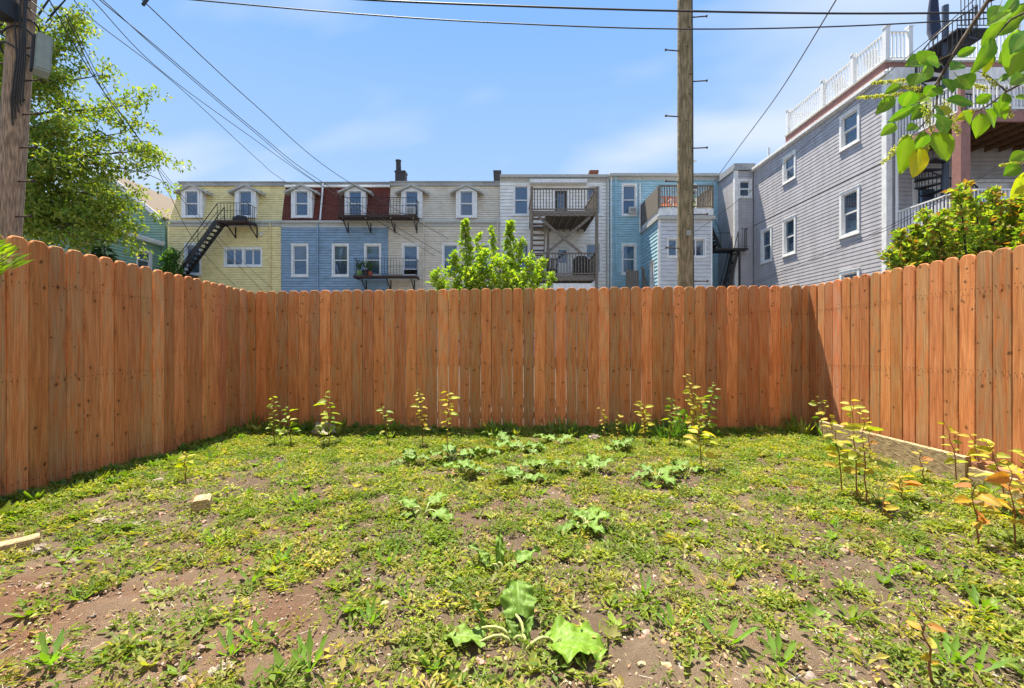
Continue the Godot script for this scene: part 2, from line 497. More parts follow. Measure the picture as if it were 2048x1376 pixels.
func make_fences() -> void:
	fence("orange-brown dog-eared board fence closing off the end of the yard", Transform3D(Basis.IDENTITY, Vector3(0, 0, -5.96)), -3.52, 3.96, 0.695, 0.778, M.fence_wood, true)
	fence("reddish board fence along the yard side below the pole with metal cabinet", Transform3D(Basis(Vector3(0, 0, -1), Vector3.UP, Vector3(1, 0, 0)), Vector3(-3.475, 0, 0)), -1.4, 5.94, 0.83, 0.71, M.fence_wood, false)
	fence("pinkish board fence along the yard side behind the planting bed timber", Transform3D(Basis(Vector3(0, 0, 1), Vector3.UP, Vector3(-1, 0, 0)), Vector3(3.905, 0, 0)), -5.94, 1.4, 0.775, 0.75, M.fence_wood, false)

# ---------- houses ----------
func hx(px: float) -> float:
	return (px - 1024.0) / F * ROW
func hy(py: float) -> float:
	return EYE + (688.0 - py) / F * ROW
func R(x0: float, y0: float, x1: float, y1: float) -> Rect2:      # photograph box on the row's front plane
	return Rect2(hx(x0), hy(y1), hx(x1) - hx(x0), hy(y0) - hy(y1))
func hole(r: Rect2, t := 0.1) -> Rect2:
	return r.grow(-t + 0.012)

# lapped boards on a wall: t has x along the wall, y up, z outwards; x_in narrows the top (for hipped slopes)
func siding(b: MB, t: Transform3D, r: Rect2, course: float, holes := [], lap := 0.018, in_a := 0.0, in_b := 0.0, butts := 0.0, groove := 0.016) -> void:
	var n := int(ceil(r.size.y / course))
	var ye := r.position.y + r.size.y
	for i in n:
		var c0 := r.position.y + i * course
		var c1 := minf(c0 + course, ye)
		var cuts := [c0, c1]
		for h in holes:
			for e in [h.position.y, h.end.y]:
				if e > c0 + 0.001 and e < c1 - 0.001:
					cuts.append(e)
		cuts.sort()
		for j in cuts.size() - 1:
			var a: float = cuts[j]
			var e: float = cuts[j + 1]
			var fa := (a - r.position.y) / r.size.y
			var fe := (e - r.position.y) / r.size.y
			var spans := [[r.position.x + in_a * (fa + fe) / 2, r.end.x - in_b * (fa + fe) / 2]]
			for h in holes:
				if h.position.y < e - 0.0005 and h.end.y > a + 0.0005:
					var next := []
					for s in spans:
						if h.end.x <= s[0] or h.position.x >= s[1]:
							next.append(s)
						else:
							if h.position.x > s[0]:
								next.append([s[0], h.position.x])
							if h.end.x < s[1]:
								next.append([h.end.x, s[1]])
					spans = next
			var za := lap * (c0 + course - a) / course + 0.001
			var ze := lap * (c0 + course - e) / course + 0.001
			for s in spans:
				var parts := [s]
				if butts > 0.0:
					parts = []
					var x: float = s[0]
					while x < s[1] - 0.05:
						var x2: float = minf(x + butts * rng.randf_range(0.6, 1.4), s[1])
						parts.append([x, x2]); x = x2
				for q in parts:
					if butts > 0.0:
						var tone := rng.randf_range(0.86, 1.1)
						b.col = Color(tone, tone, tone)
					var zj := rng.randf_range(0.0, 0.003) if butts > 0.0 else 0.0
					var a2 := a
					if absf(a - c0) < 0.0001:          # a real gap under each board
						a2 = minf(a + groove, e)
						b.quad(t * Vector3(q[0], a, -0.03), t * Vector3(q[1], a, -0.03), t * Vector3(q[1], a2, -0.03), t * Vector3(q[0], a2, -0.03))
						b.quad(t * Vector3(q[0], a2, -0.03), t * Vector3(q[1], a2, -0.03), t * Vector3(q[1], a2, za + zj), t * Vector3(q[0], a2, za + zj))
						if i > 0:
							b.quad(t * Vector3(q[0], a, 0.001), t * Vector3(q[1], a, 0.001), t * Vector3(q[1], a, -0.03), t * Vector3(q[0], a, -0.03))
					b.quad(t * Vector3(q[0], a2, za + zj), t * Vector3(q[1], a2, za + zj), t * Vector3(q[1], e, ze + zj), t * Vector3(q[0], e, ze + zj))

func ring_boxes(b: MB, t: Transform3D, r: Rect2, w: float, z0: float, z1: float, wb := -1.0) -> void:
	var bot := w if wb < 0.0 else wb
	b.bx(t, Vector3(r.position.x, r.position.y, z0), Vector3(r.position.x + w, r.end.y, z1))
	b.bx(t, Vector3(r.end.x - w, r.position.y, z0), Vector3(r.end.x, r.end.y, z1))
	b.bx(t, Vector3(r.position.x + w, r.end.y - w, z0), Vector3(r.end.x - w, r.end.y, z1))
	b.bx(t, Vector3(r.position.x + w, r.position.y, z0), Vector3(r.end.x - w, r.position.y + bot, z1))

# sashes, panes and blinds that fill an opening; they become children of the part they belong to
func glazing(parent: Node, t: Transform3D, q: Rect2, blind = null, frac := 0.5, style := "hung", open := 0.0) -> void:
	var boxes := []
	if style == "hung":
		boxes = [[Rect2(q.position.x, q.position.y + q.size.y * 0.49, q.size.x, q.size.y * 0.51), -0.055], [Rect2(q.position.x, q.position.y + open * q.size.y, q.size.x, q.size.y * 0.515), -0.092]]
	elif style == "slider":
		boxes = [[Rect2(q.position.x, q.position.y, q.size.x * 0.51, q.size.y), -0.055], [Rect2(q.position.x + q.size.x * 0.49, q.position.y, q.size.x * 0.51, q.size.y), -0.092]]
	else:
		boxes = [[q, -0.06]]
	for e in boxes:
		var b := MB.new()
		ring_boxes(b, t, e[0], 0.042, e[1] - 0.03, e[1], 0.055)
		obj("sash", b, M.vinyl, parent)
		var g := MB.new()
		g.bx(t, Vector3(e[0].position.x + 0.03, e[0].position.y + 0.03, e[1] - 0.018), Vector3(e[0].end.x - 0.03, e[0].end.y - 0.03, e[1] - 0.012))
		obj("pane", g, M.pane, parent)
	if blind != null:
		var b := MB.new()
		b.bx(t, Vector3(q.position.x + 0.01, q.end.y - q.size.y * frac, -0.136), Vector3(q.end.x - 0.01, q.end.y, -0.128))
		obj("blind", b, blind, parent)

func window(house: Node, t: Transform3D, r: Rect2, blind = null, frac := 0.5, style := "hung", trim := 0.1, open := 0.0) -> Node:
	var b := MB.new()
	ring_boxes(b, t, r, trim, -0.13, 0.036)
	b.bx(t, Vector3(r.position.x - 0.03, r.position.y - 0.035, 0.0), Vector3(r.end.x + 0.03, r.position.y + 0.012, 0.062))
	b.bx(t, Vector3(r.position.x - 0.02, r.end.y - 0.005, 0.0), Vector3(r.end.x + 0.02, r.end.y + 0.03, 0.052))
	var o := obj("window", b, M.trim, house)
	if style == "double":
		var q := r.grow(-trim)
		var mid := MB.new()
		mid.bx(t, Vector3(q.get_center().x - 0.06, q.position.y, -0.12), Vector3(q.get_center().x + 0.06, q.end.y, 0.03))
		obj("mullion", mid, M.vinyl, o)
		glazing(o, t, Rect2(q.position, Vector2(q.size.x / 2 - 0.06, q.size.y)), blind, frac, "slider")
		glazing(o, t, Rect2(q.position + Vector2(q.size.x / 2 + 0.06, 0), Vector2(q.size.x / 2 - 0.06, q.size.y)), blind, frac, "slider")
	else:
		glazing(o, t, r.grow(-trim), blind, frac, style, open)
	return o

func pipe(house: Node, x: float, y0: float, y1: float, z: float, m: Material) -> void:
	var b := MB.new()
	b.tube([Vector3(x, y0, z), Vector3(x, y1, z)], [0.042], 8)
	for k in 3:
		var y := lerpf(y0, y1, 0.2 + 0.3 * k)
		b.box(Transform3D.IDENTITY, Vector3(x, y, z - 0.02), Vector3(0.13, 0.03, 0.09))
	obj("downpipe", b, m, house)

func shell(house: Node, x0: float, x1: float, y1: float, z0: float, z1: float, m: Material) -> void:   # side and back walls, floors and flat roof
	var b := MB.new()
	var i := Transform3D.IDENTITY
	b.bx(i, Vector3(x0, 0, z0), Vector3(x0 + 0.12, y1, z1)); b.bx(i, Vector3(x1 - 0.12, 0, z0), Vector3(x1, y1, z1)); b.bx(i, Vector3(x0 + 0.12, 0, z0), Vector3(x1 - 0.12, y1, z0 + 0.12))
	obj("wall", b, m, house)
	b = MB.new()
	b.bx(i, Vector3(x0 + 0.13, y1 - 0.25, z0 + 0.13), Vector3(x1 - 0.13, y1 - 0.05, z1 - 0.02))
	obj("roof", b, M.roofing, house)
	b = MB.new()
	b.bx(i, Vector3(x0 + 0.13, 0.3, z1 - 3.0), Vector3(x1 - 0.13, y1 - 0.3, z1 - 2.9))
	for y in [3.0, 6.8]:
		if y < y1 - 1.5:
			b.bx(i, Vector3(x0 + 0.13, y, z1 - 2.89), Vector3(x1 - 0.13, y + 0.2, z1 - 0.25))
	obj("room_wall", b, M.interior, house)

func dormer(house: Node, cx: float, y0: float, y1: float, blind, frac: float, open := 0.0) -> void:
	# a white faced dormer with a small gable, standing on the lower edge of the mansard
	var z := -ROW + 0.02
	var t := Transform3D(Basis.IDENTITY, Vector3(cx, 0, z))
	var w := 0.62
	var op := Rect2(-0.36, y0 + 0.14, 0.72, 1.42)
	var b := MB.new()
	ring_boxes(b, t, Rect2(-w, y0, w * 2, op.end.y - y0 + 0.2), 0.0, 0, 0)
	b.bx(t, Vector3(-w, y0, -0.06), Vector3(op.position.x, y1, 0)); b.bx(t, Vector3(op.end.x, y0, -0.06), Vector3(w, y1, 0))
	b.bx(t, Vector3(op.position.x, y0, -0.06), Vector3(op.end.x, op.position.y, 0)); b.bx(t, Vector3(op.position.x, op.end.y, -0.06), Vector3(op.end.x, y1, 0))
	b.prism(t, [Vector2(-w, y1), Vector2(w, y1), Vector2(0, y1 + 0.34)], -0.06, -0.001)
	b.bx(t, Vector3(-w, y0, -0.95), Vector3(-w + 0.05, y1, -0.06)); b.bx(t, Vector3(w - 0.05, y0, -0.95), Vector3(w, y1, -0.06))
	var o := obj("dormer", b, M.trim, house)
	var f := MB.new()
	ring_boxes(f, t, op.grow(0.09), 0.095, -0.058, 0.035)
	f.bx(t, Vector3(op.position.x - 0.13, op.position.y - 0.13, 0.001), Vector3(op.end.x + 0.13, op.position.y - 0.085, 0.07))
	obj("window_frame", f, M.vinyl, o)
	glazing(o, t, op, blind, frac, "hung", open)
	var rf := MB.new()
	for s in [-1.0, 1.0]:
		var a := Vector2(0, y1 + 0.44); var e := Vector2(s * 0.92, y1 + 0.0)

		var poly := [a, e, e - Vector2(0, 0.1), a - Vector2(0, 0.13)] if s < 0 else [a, a - Vector2(0, 0.13), e - Vector2(0, 0.1), e]
		rf.prism(t, poly, -0.95, 0.16)
		rf.bx(t, Vector3(s * 0.92 - 0.05, y1 - 0.13, -0.6), Vector3(s * 0.92 + 0.05, y1 + 0.012, 0.17))
	obj("dormer_roof", rf, M.dull_trim, o)

func mansard_house(called: String, label: String, xa: float, xb: float, wall_m: Material, roof_m: Material, course: float, roof_course: float, shingled: bool, wins: Array, dorms: Array, top_px: float, hip: float) -> Node3D:
	var x0 := hx(xa) + 0.006; var x1 := hx(xb) - 0.006
	var house := thing(called, label, "house", Vector3.ZERO, "row houses beyond the fence")
	var eave := hy(443.0)
	var top := hy(top_px)
	var t := Transform3D(Basis.IDENTITY, Vector3(0, 0, -ROW))
	shell(house, x0 + 0.01, x1 - 0.01, eave, -ROW - 9.0, -ROW - 0.04, wall_m)
	var holes := []
	for w in wins:
		holes.append(hole(w[0]))
	var b := MB.new()
	siding(b, t, Rect2(x0, 0.0, x1 - x0, eave - 0.1), course, holes, 0.03, 0, 0, 0.55 if shingled else 0.0)
	obj("siding", b, wall_m, house)
	for w in wins:
		window(house, t, w[0], w[1], w[2], w[3], 0.1, w[4] if w.size() > 4 else 0.0)
	# mansard slope, leaning back
	var lean := atan(0.22)
	var ms := Transform3D(Basis(Vector3(1, 0, 0), Vector3(0, cos(lean), -sin(lean)), Vector3(0, sin(lean), cos(lean))), Vector3(0, eave, -ROW - 0.05))
	var hs: float = (top - eave - 0.25) / cos(lean)
	var dh := []
	for d in dorms:
		dh.append(Rect2(hx(d[0]) - 0.6, 0.2, 1.2, 1.75))
	b = MB.new()
	siding(b, ms, Rect2(x0, 0.03, x1 - x0, hs), roof_course, dh, 0.03, hip, 0, 0.4 if shingled else 0.0)
	obj("mansard", b, roof_m, house)
	for d in dorms:
		dormer(house, hx(d[0]), eave + 0.2, hy(385.0) + 0.04, d[1], d[2], d[3] if d.size() > 3 else 0.0)
	b = MB.new()
	b.bx(Transform3D.IDENTITY, Vector3(x0 - 0.02, eave - 0.1, -ROW - 0.04), Vector3(x1 + 0.02, eave + 0.03, -ROW + 0.13))
	b.bx(Transform3D.IDENTITY, Vector3(x0, eave - 0.3, -ROW - 0.02), Vector3(x1, eave - 0.102, -ROW + 0.045))
	obj("gutter", b, M.dull_trim, house)
	b = MB.new()
	b.bx(Transform3D.IDENTITY, Vector3(x0 + hip, top - 0.25, -ROW - 9.0), Vector3(x1, top - 0.05, -ROW - 0.42))
	b.bx(Transform3D.IDENTITY, Vector3(x0 + hip - 0.03, top - 0.049, -ROW - 9.0), Vector3(x1 + 0.003, top, -ROW - 0.36))
	obj("cornice", b, M.gray_trim, house)
	b = MB.new()
	b.bx(Transform3D.IDENTITY, Vector3(x0 + hip + 0.02, eave, -ROW - 8.9), Vector3(x0 + hip + 0.12, top - 0.26, -ROW - 0.6)); b.bx(Transform3D.IDENTITY, Vector3(x1 - 0.1, eave, -ROW - 8.9), Vector3(x1 - 0.005, top - 0.26, -ROW - 0.6))
	obj("gable_wall", b, wall_m, house)
	return house

func chimney(house: Node, x: float, y0: float, y1: float, w: float, z: float, m: Material, flare := 1.0) -> Node:
	var b := MB.new()
	var t := Transform3D(Basis.IDENTITY, Vector3(x, 0, z))
	var h := w / 2
	if flare > 1.0:
		for s in 4:
			var a := TAU * s / 4 + PI / 4; var e := a + TAU / 4
			var k := h * 1.414
			b.quad(t * Vector3(cos(e) * k, y0, sin(e) * k), t * Vector3(cos(a) * k, y0, sin(a) * k), t * Vector3(cos(a) * k * flare, y1, sin(a) * k * flare), t * Vector3(cos(e) * k * flare, y1, sin(e) * k * flare))
		b.box(t, Vector3(0, y1 + 0.01, 0), Vector3(w * flare * 1.02, 0.02, w * flare * 1.02))
	else:
		b.bx(t, Vector3(-h, y0, -h), Vector3(h, y1 - 0.12, h))
		b.bx(t, Vector3(-h - 0.03, y1 - 0.119, -h - 0.03), Vector3(h + 0.03, y1, h + 0.03))
	return obj("chimney", b, m, house)

func rail_run(b: MB, a: Vector3, e: Vector3, h: float, gap: float, thick: float, top_w: float) -> void:   # a railing between two points of its foot
	var n := int(a.distance_to(e) / gap)
	b.bar(a + Vector3(0, h, 0), e + Vector3(0, h, 0), top_w, thick * 1.2)
	b.bar(a + Vector3(0, 0.09, 0), e + Vector3(0, 0.09, 0), thick * 1.3, thick * 1.3)
	for i in range(1, n):
		var p := a.lerp(e, float(i) / n)
		b.bar(p + Vector3(0, 0.1, 0), p + Vector3(0, h - thick * 0.55, 0), thick, thick)

func fire_escape(label: String, x0: float, x1: float, y: float, brackets: Array, stairs := []) -> Node3D:
	var f := thing("fire_escape", label, "fire escape", Vector3(0, 0, 0), "iron fire escapes on the row houses")
	var i := Transform3D.IDENTITY
	var z := -ROW + 0.06
	var dp := 1.0
	var b := MB.new()
	for s in 6:
		var zz := z + 0.05 + s * dp / 6.0
		b.bx(i, Vector3(x0, y - 0.03, zz), Vector3(x1, y, zz + 0.1))
	b.bx(i, Vector3(x0, y - 0.1, z + dp), Vector3(x1, y + 0.02, z + dp + 0.04)); b.bx(i, Vector3(x0 - 0.04, y - 0.1, z), Vector3(x0, y + 0.02, z + dp)); b.bx(i, Vector3(x1, y - 0.1, z), Vector3(x1 + 0.04, y + 0.02, z + dp))
	obj("platform", b, M.rust_iron, f)
	b = MB.new()
	rail_run(b, Vector3(x0 if stairs.is_empty() else x0 + 0.05, y, z + dp), Vector3(x1, y, z + dp), 1.0, 0.17, 0.018, 0.03)
	b.bar(Vector3(x0, y + 0.55, z + dp), Vector3(x1, y + 0.55, z + dp), 0.016, 0.016)
	obj("railing", b, M.iron, f)
	for x in ([x0, x1] if stairs.is_empty() else [x1]):
		b = MB.new()
		rail_run(b, Vector3(x, y, z), Vector3(x, y, z + dp), 1.0, 0.17, 0.018, 0.03)
		obj("railing", b, M.iron, f)
	for x in brackets:
		b = MB.new()
		b.bx(i, Vector3(x - 0.03, y - 0.75, z - 0.05), Vector3(x + 0.03, y - 0.11, z))
		b.bar(Vector3(x, y - 0.72, z), Vector3(x, y - 0.12, z + dp * 0.9), 0.045, 0.045)
		obj("bracket", b, M.iron, f)
	return f

func make_row() -> void:
	var i := Transform3D.IDENTITY
	# --- yellow house
	var yel := mansard_house("yellow_house", "yellow clapboard row house with two white dormers and an iron stair", 336, 562.5, M.yellow, M.yellow, 0.14, 0.14, false,
		[[R(369, 487, 403, 550), M.green_blind, 0.5, "hung"], [R(448, 495.5, 525, 533.5), M.blue_blind, 1.0, "double"]],
		[[384, M.blind, 0.12, 0.0], [491, M.blue_blind, 0.35]], 358, 0.3)
	pipe(yel, hx(541.5), 0, hy(446), -ROW + 0.08, M.yellow)
	var cb := MB.new()
	cb.bx(i, Vector3(hx(336), 0, -ROW - 0.1), Vector3(hx(336) + 0.13, hy(446), -ROW + 0.04))
	obj("corner_board", cb, M.yellow, yel)
	cb = MB.new()
	cb.bx(i, Vector3(hx(522), hy(472), -ROW + 0.02), Vector3(hx(527), hy(467), -ROW + 0.12)); cb.bx(i, Vector3(hx(521), hy(467), -ROW + 0.02), Vector3(hx(528), hy(466), -ROW + 0.17))
	obj("dryer_vent", cb, M.trim, yel)
	var fy := hy(451)
	var f := fire_escape("black iron fire escape stair slanting down the yellow house", hx(457), hx(514), fy, [hx(472), hx(515)], [1])
	var zt := -ROW + 0.72
	var sa := Vector3(hx(458), fy, zt); var sb := Vector3(hx(383), hy(552), zt)
	for s in [-0.32, 0.32]:
		var b := MB.new()
		b.bar(sa + Vector3(0, 0, s), sb + Vector3(0, 0, s), 0.03, 0.2, Vector3(0, 0, 1).cross(sb - sa).normalized())
		obj("stringer", b, M.iron, f)
		b = MB.new()
		b.tube([sa + Vector3(0, 0, s), sa + Vector3(0, 0.98, s), sb + Vector3(0.05, 1.05, s), sb + Vector3(-0.22, 0.72, s), sb + Vector3(-0.22, 0.0, s)], [0.024], 6)
		b.bar(sa + Vector3(0, 0.5, s), sb + Vector3(-0.2, 0.6, s), 0.02, 0.02)
		for q in [0.5]:
			var m := sa.lerp(sb, q) + Vector3(0, 0, s)
			b.bar(m, m + Vector3(0, 1.0, 0), 0.025, 0.025)
		obj("handrail", b, M.iron, f)
	for k in 13:
		var b := MB.new()
		b.box(i, sa.lerp(sb, (k + 0.7) / 13.5), Vector3(0.24, 0.03, 0.6))
		obj("tread", b, M.rust_iron, f)
	var lb := MB.new()
	lb.bx(i, Vector3(hx(352), hy(556), -ROW + 0.06), Vector3(hx(398), hy(553), -ROW + 1.15))
	obj("landing", lb, M.iron, f)
	lb = MB.new()
	rail_run(lb, Vector3(hx(352), hy(553), -ROW + 1.13), Vector3(hx(377), hy(553), -ROW + 1.13), 0.95, 0.14, 0.018, 0.03)
	obj("railing", lb, M.iron, f)
	lb = MB.new()
	for x in [356.0, 396.0]:
		lb.bx(i, Vector3(hx(x) - 0.04, 0, -ROW + 1.05), Vector3(hx(x) + 0.04, hy(556), -ROW + 1.13))
	obj("support", lb, M.iron, f)
	# a grey tarp bundle on the landing
	var tb := MB.new()
	blob(tb, Vector3(hx(493), fy + 0.2, -ROW + 0.62), Vector3(0.42, 0.22, 0.25), 5, 0.35)
	tag(obj("tarp_bundle", tb, M.soot, null), "dark grey crumpled bundle lying on the yellow house's fire escape", "bundle")
	# --- blue house with the red mansard
	var blu := mansard_house("blue_house", "slate blue shingled row house under a dark red mansard roof", 562.5, 776.5, M.blue, M.red_shingle, 0.15, 0.13, true,
		[[R(583, 488, 617, 553), M.blind, 0.42, "hung"], [R(664, 488, 698, 553), M.cream_blind, 0.42, "hung"], [R(728.5, 488, 762.5, 552.5), M.cream_blind, 0.35, "hung"]],
		[[603.5, M.blind, 0.5], [710.5, M.blue_blind, 0.6]], 359, 0.0)
	var fr := MB.new()
	fr.bx(i, Vector3(hx(562.5) + 0.02, hy(455), -ROW + 0.001), Vector3(hx(776.5) - 0.02, hy(449), -ROW + 0.03))
	fr.bx(i, Vector3(hx(562.5) + 0.02, hy(369.5), -ROW - 0.9), Vector3(hx(776.5) - 0.02, hy(365.5), -ROW - 0.33))
	obj("frieze", fr, M.trim, blu)
	pipe(blu, hx(636.5), 0, hy(446), -ROW + 0.08, M.blue)
	var wp := MB.new()
	wp.tube([Vector3(hx(640.5), hy(440), -ROW + 0.02), Vector3(hx(641), hy(362), -ROW - 0.38)], [0.05], 8)
	obj("downpipe", wp, M.vinyl, blu)
	var ch := chimney(blu, hx(789), hy(362), hy(324), 0.6, -ROW - 1.6, M.soot)
	var fl := MB.new()
	fl.tube([Vector3(hx(784.5), hy(325), -ROW - 1.5), Vector3(hx(784), hy(302), -ROW - 1.5), Vector3(hx(784), hy(302) + 0.001, -ROW - 1.5), Vector3(hx(784), hy(300), -ROW - 1.5)], [0.16, 0.15, 0.18, 0.18], 12)
	obj("flue", fl, M.soot, ch)
	# --- beige house
	var bei := mansard_house("beige_house", "beige clapboard row house with two dormers and no colour on its roof", 776.5, 1000, M.beige, M.beige, 0.14, 0.14, false,
		[[R(804, 488, 838, 552.5), M.blind, 0.4, "hung", 0.18], [R(884, 487, 918, 552), M.cream_blind, 0.4, "hung"], [R(948, 487, 982, 552), M.blue_blind, 0.4, "hung"]],
		[[823.5, M.blue_blind, 0.35], [933, M.blind, 0.5, 0.0]], 357.5, 0.0)
	bei.set_meta("label", "beige clapboard row house between the slate blue and the white ones")
	pipe(bei, hx(848), 0, hy(446), -ROW + 0.08, M.beige); pipe(bei, hx(995), 0, hy(446), -ROW + 0.08, M.beige)
	chimney(bei, hx(993), hy(360), hy(326), 0.37, -ROW - 1.4, M.soot, 1.3)
	ac_unit("window air conditioner in the beige house's dormer", Vector3(hx(823), hy(429.5), -ROW + 0.02), 0.5, 0.4)
	fire_escape("iron fire escape balcony at the dormers of the blue and beige houses", hx(690), hx(838), hy(441), [hx(697), hx(742), hx(790), hx(834)])
	fire_escape("lower iron fire escape balcony carrying flower pots", hx(720), hx(838), hy(557), [hx(733), hx(782), hx(829)])
	var pots := [[726, 0.16, M.cushion_green, 0.34, "green plant pot with upright leaves on the fire escape balcony"], [738, 0.19, M.black, 0.4, "black plant pot with thin stems on the fire escape balcony"], [747, 0.14, M.terracotta, 0.3, "orange red plant pot on the fire escape balcony"]]
	for e in pots:
		var p := thing("flower_pot", e[4], "flower pot", Vector3(hx(e[0]), hy(557), -ROW + 0.62), "pots on the fire escape")
		var b := MB.new()
		b.tube([Vector3(0, 0.003, 0), Vector3(0, e[3] * 0.9, 0), Vector3(0, e[3] * 0.901, 0), Vector3(0, e[3], 0)], [e[1] * 0.75, e[1], e[1] * 1.1, e[1] * 1.1], 12)
		obj("pot", b, e[2], p)
		b = MB.new()
		for k in 40:
			var d := Vector3(rng.randf_range(-0.5, 0.5), 1, rng.randf_range(-0.5, 0.5)).normalized()
			var tone := rng.randf_range(0.7, 1.3)
			b.col = Color(0.09 * tone, 0.17 * tone, 0.03)
			b.leaf2(Vector3(0, e[3], 0) + d * rng.randf_range(0.0, 0.4), d, d.cross(Vector3(0, 0, 1)).normalized(), Vector3(0, 0, 1), 0.22, 0.05)
		obj("leaves", b, M.leaf, p)
	make_white_house()
	make_light_blue_house()

func ac_unit(label: String, at: Vector3, w: float, h: float) -> void:
	var o := thing("air_conditioner", label, "air conditioner", at, "window air conditioners")
	var b := MB.new()
	b.bx(Transform3D.IDENTITY, Vector3(-w / 2, 0, -0.2), Vector3(w / 2, h, 0.24))
	obj("case", b, M.ac_case, o)
	b = MB.new()
	for k in 9:
		b.bx(Transform3D.IDENTITY, Vector3(-w / 2 + 0.05, 0.05 + k * (h - 0.1) / 9.0, 0.241), Vector3(w / 2 - 0.05, 0.05 + (k + 0.55) * (h - 0.1) / 9.0, 0.25))
	obj("grille", b, M.gray_trim, o)

func blob(b: MB, at: Vector3, s: Vector3, seed_: int, rough: float, nu := 14, nv := 9) -> void:
	var f := FastNoiseLite.new()
	f.seed = seed_; f.frequency = 1.1
	var pts := []
	for j in nv + 1:
		var row := []
		for k in nu:
			var th := PI * j / nv; var ph := TAU * k / nu
			var d := Vector3(sin(th) * cos(ph), cos(th), sin(th) * sin(ph))
			row.append(at + d * s * (1.0 + rough * f.get_noise_3d(d.x * 1.6, d.y * 1.6, d.z * 1.6) + rough * 0.5 * f.get_noise_3d(d.x * 4.0, d.y * 4.0 + 9.0, d.z * 4.0)))
		pts.append(row)
	for j in nv:
		for k in nu:
			var q := (k + 1) % nu
			if j > 0:
				b.tri(pts[j][k], pts[j][q], pts[j + 1][k])
			if j < nv - 1:
				b.tri(pts[j][q], pts[j + 1][q], pts[j + 1][k])

func flat_house(called: String, label: String, xa: float, xb: float, m: Material, course: float, wins: Array, top_px: float, extra_holes := []) -> Node3D:
	var x0 := hx(xa) + 0.006; var x1 := hx(xb) - 0.006
	var house := thing(called, label, "house", Vector3.ZERO, "row houses beyond the fence")
	var top := hy(top_px)
	var t := Transform3D(Basis.IDENTITY, Vector3(0, 0, -ROW))
	shell(house, x0 + 0.01, x1 - 0.01, top - 0.2, -ROW - 9.0, -ROW - 0.04, m)
	var holes := extra_holes.duplicate()
	for w in wins:
		holes.append(hole(w[0]))
	var b := MB.new()
	siding(b, t, Rect2(x0, 0.0, x1 - x0, top - 0.35), course, holes, 0.03)
	obj("siding", b, m, house)
	for w in wins:
		window(house, t, w[0], w[1], w[2], w[3])
	b = MB.new()
	b.bx(Transform3D.IDENTITY, Vector3(x0, top - 0.35, -ROW - 0.1), Vector3(x1, top - 0.16, -ROW + 0.06)); b.bx(Transform3D.IDENTITY, Vector3(x0, top - 0.158, -ROW - 8.9), Vector3(x1, top, -ROW + 0.2))
	obj("cornice", b, M.dull_trim, house)
	return house

func door(house: Node, t: Transform3D, r: Rect2, m: Material, glass: Rect2) -> void:
	var b := MB.new()
	ring_boxes(b, t, r, 0.1, -0.13, 0.036, 0.04)
	var o := obj("door", b, M.trim, house)
	var q := r.grow(-0.1)
	var l := MB.new()
	for e in [[q.position, Vector2(q.end.x, glass.position.y)], [Vector2(q.position.x, glass.end.y), q.end], [Vector2(q.position.x, glass.position.y), Vector2(glass.position.x, glass.end.y)], [Vector2(glass.end.x, glass.position.y), Vector2(q.end.x, glass.end.y)]]:
		l.bx(t, Vector3(e[0].x, e[0].y, -0.1), Vector3(e[1].x, e[1].y, -0.05))
	obj("door_leaf", l, m, o)
	l = MB.new()
	l.bx(t, Vector3(glass.position.x, glass.position.y, -0.08), Vector3(glass.end.x, glass.end.y, -0.07))
	obj("pane", l, M.pane, o)
	l = MB.new()
	l.box(t, Vector3(q.position.x + 0.09, q.position.y + 0.95, -0.03), Vector3(0.05, 0.05, 0.06))
	obj("handle", l, M.gray_trim, o)

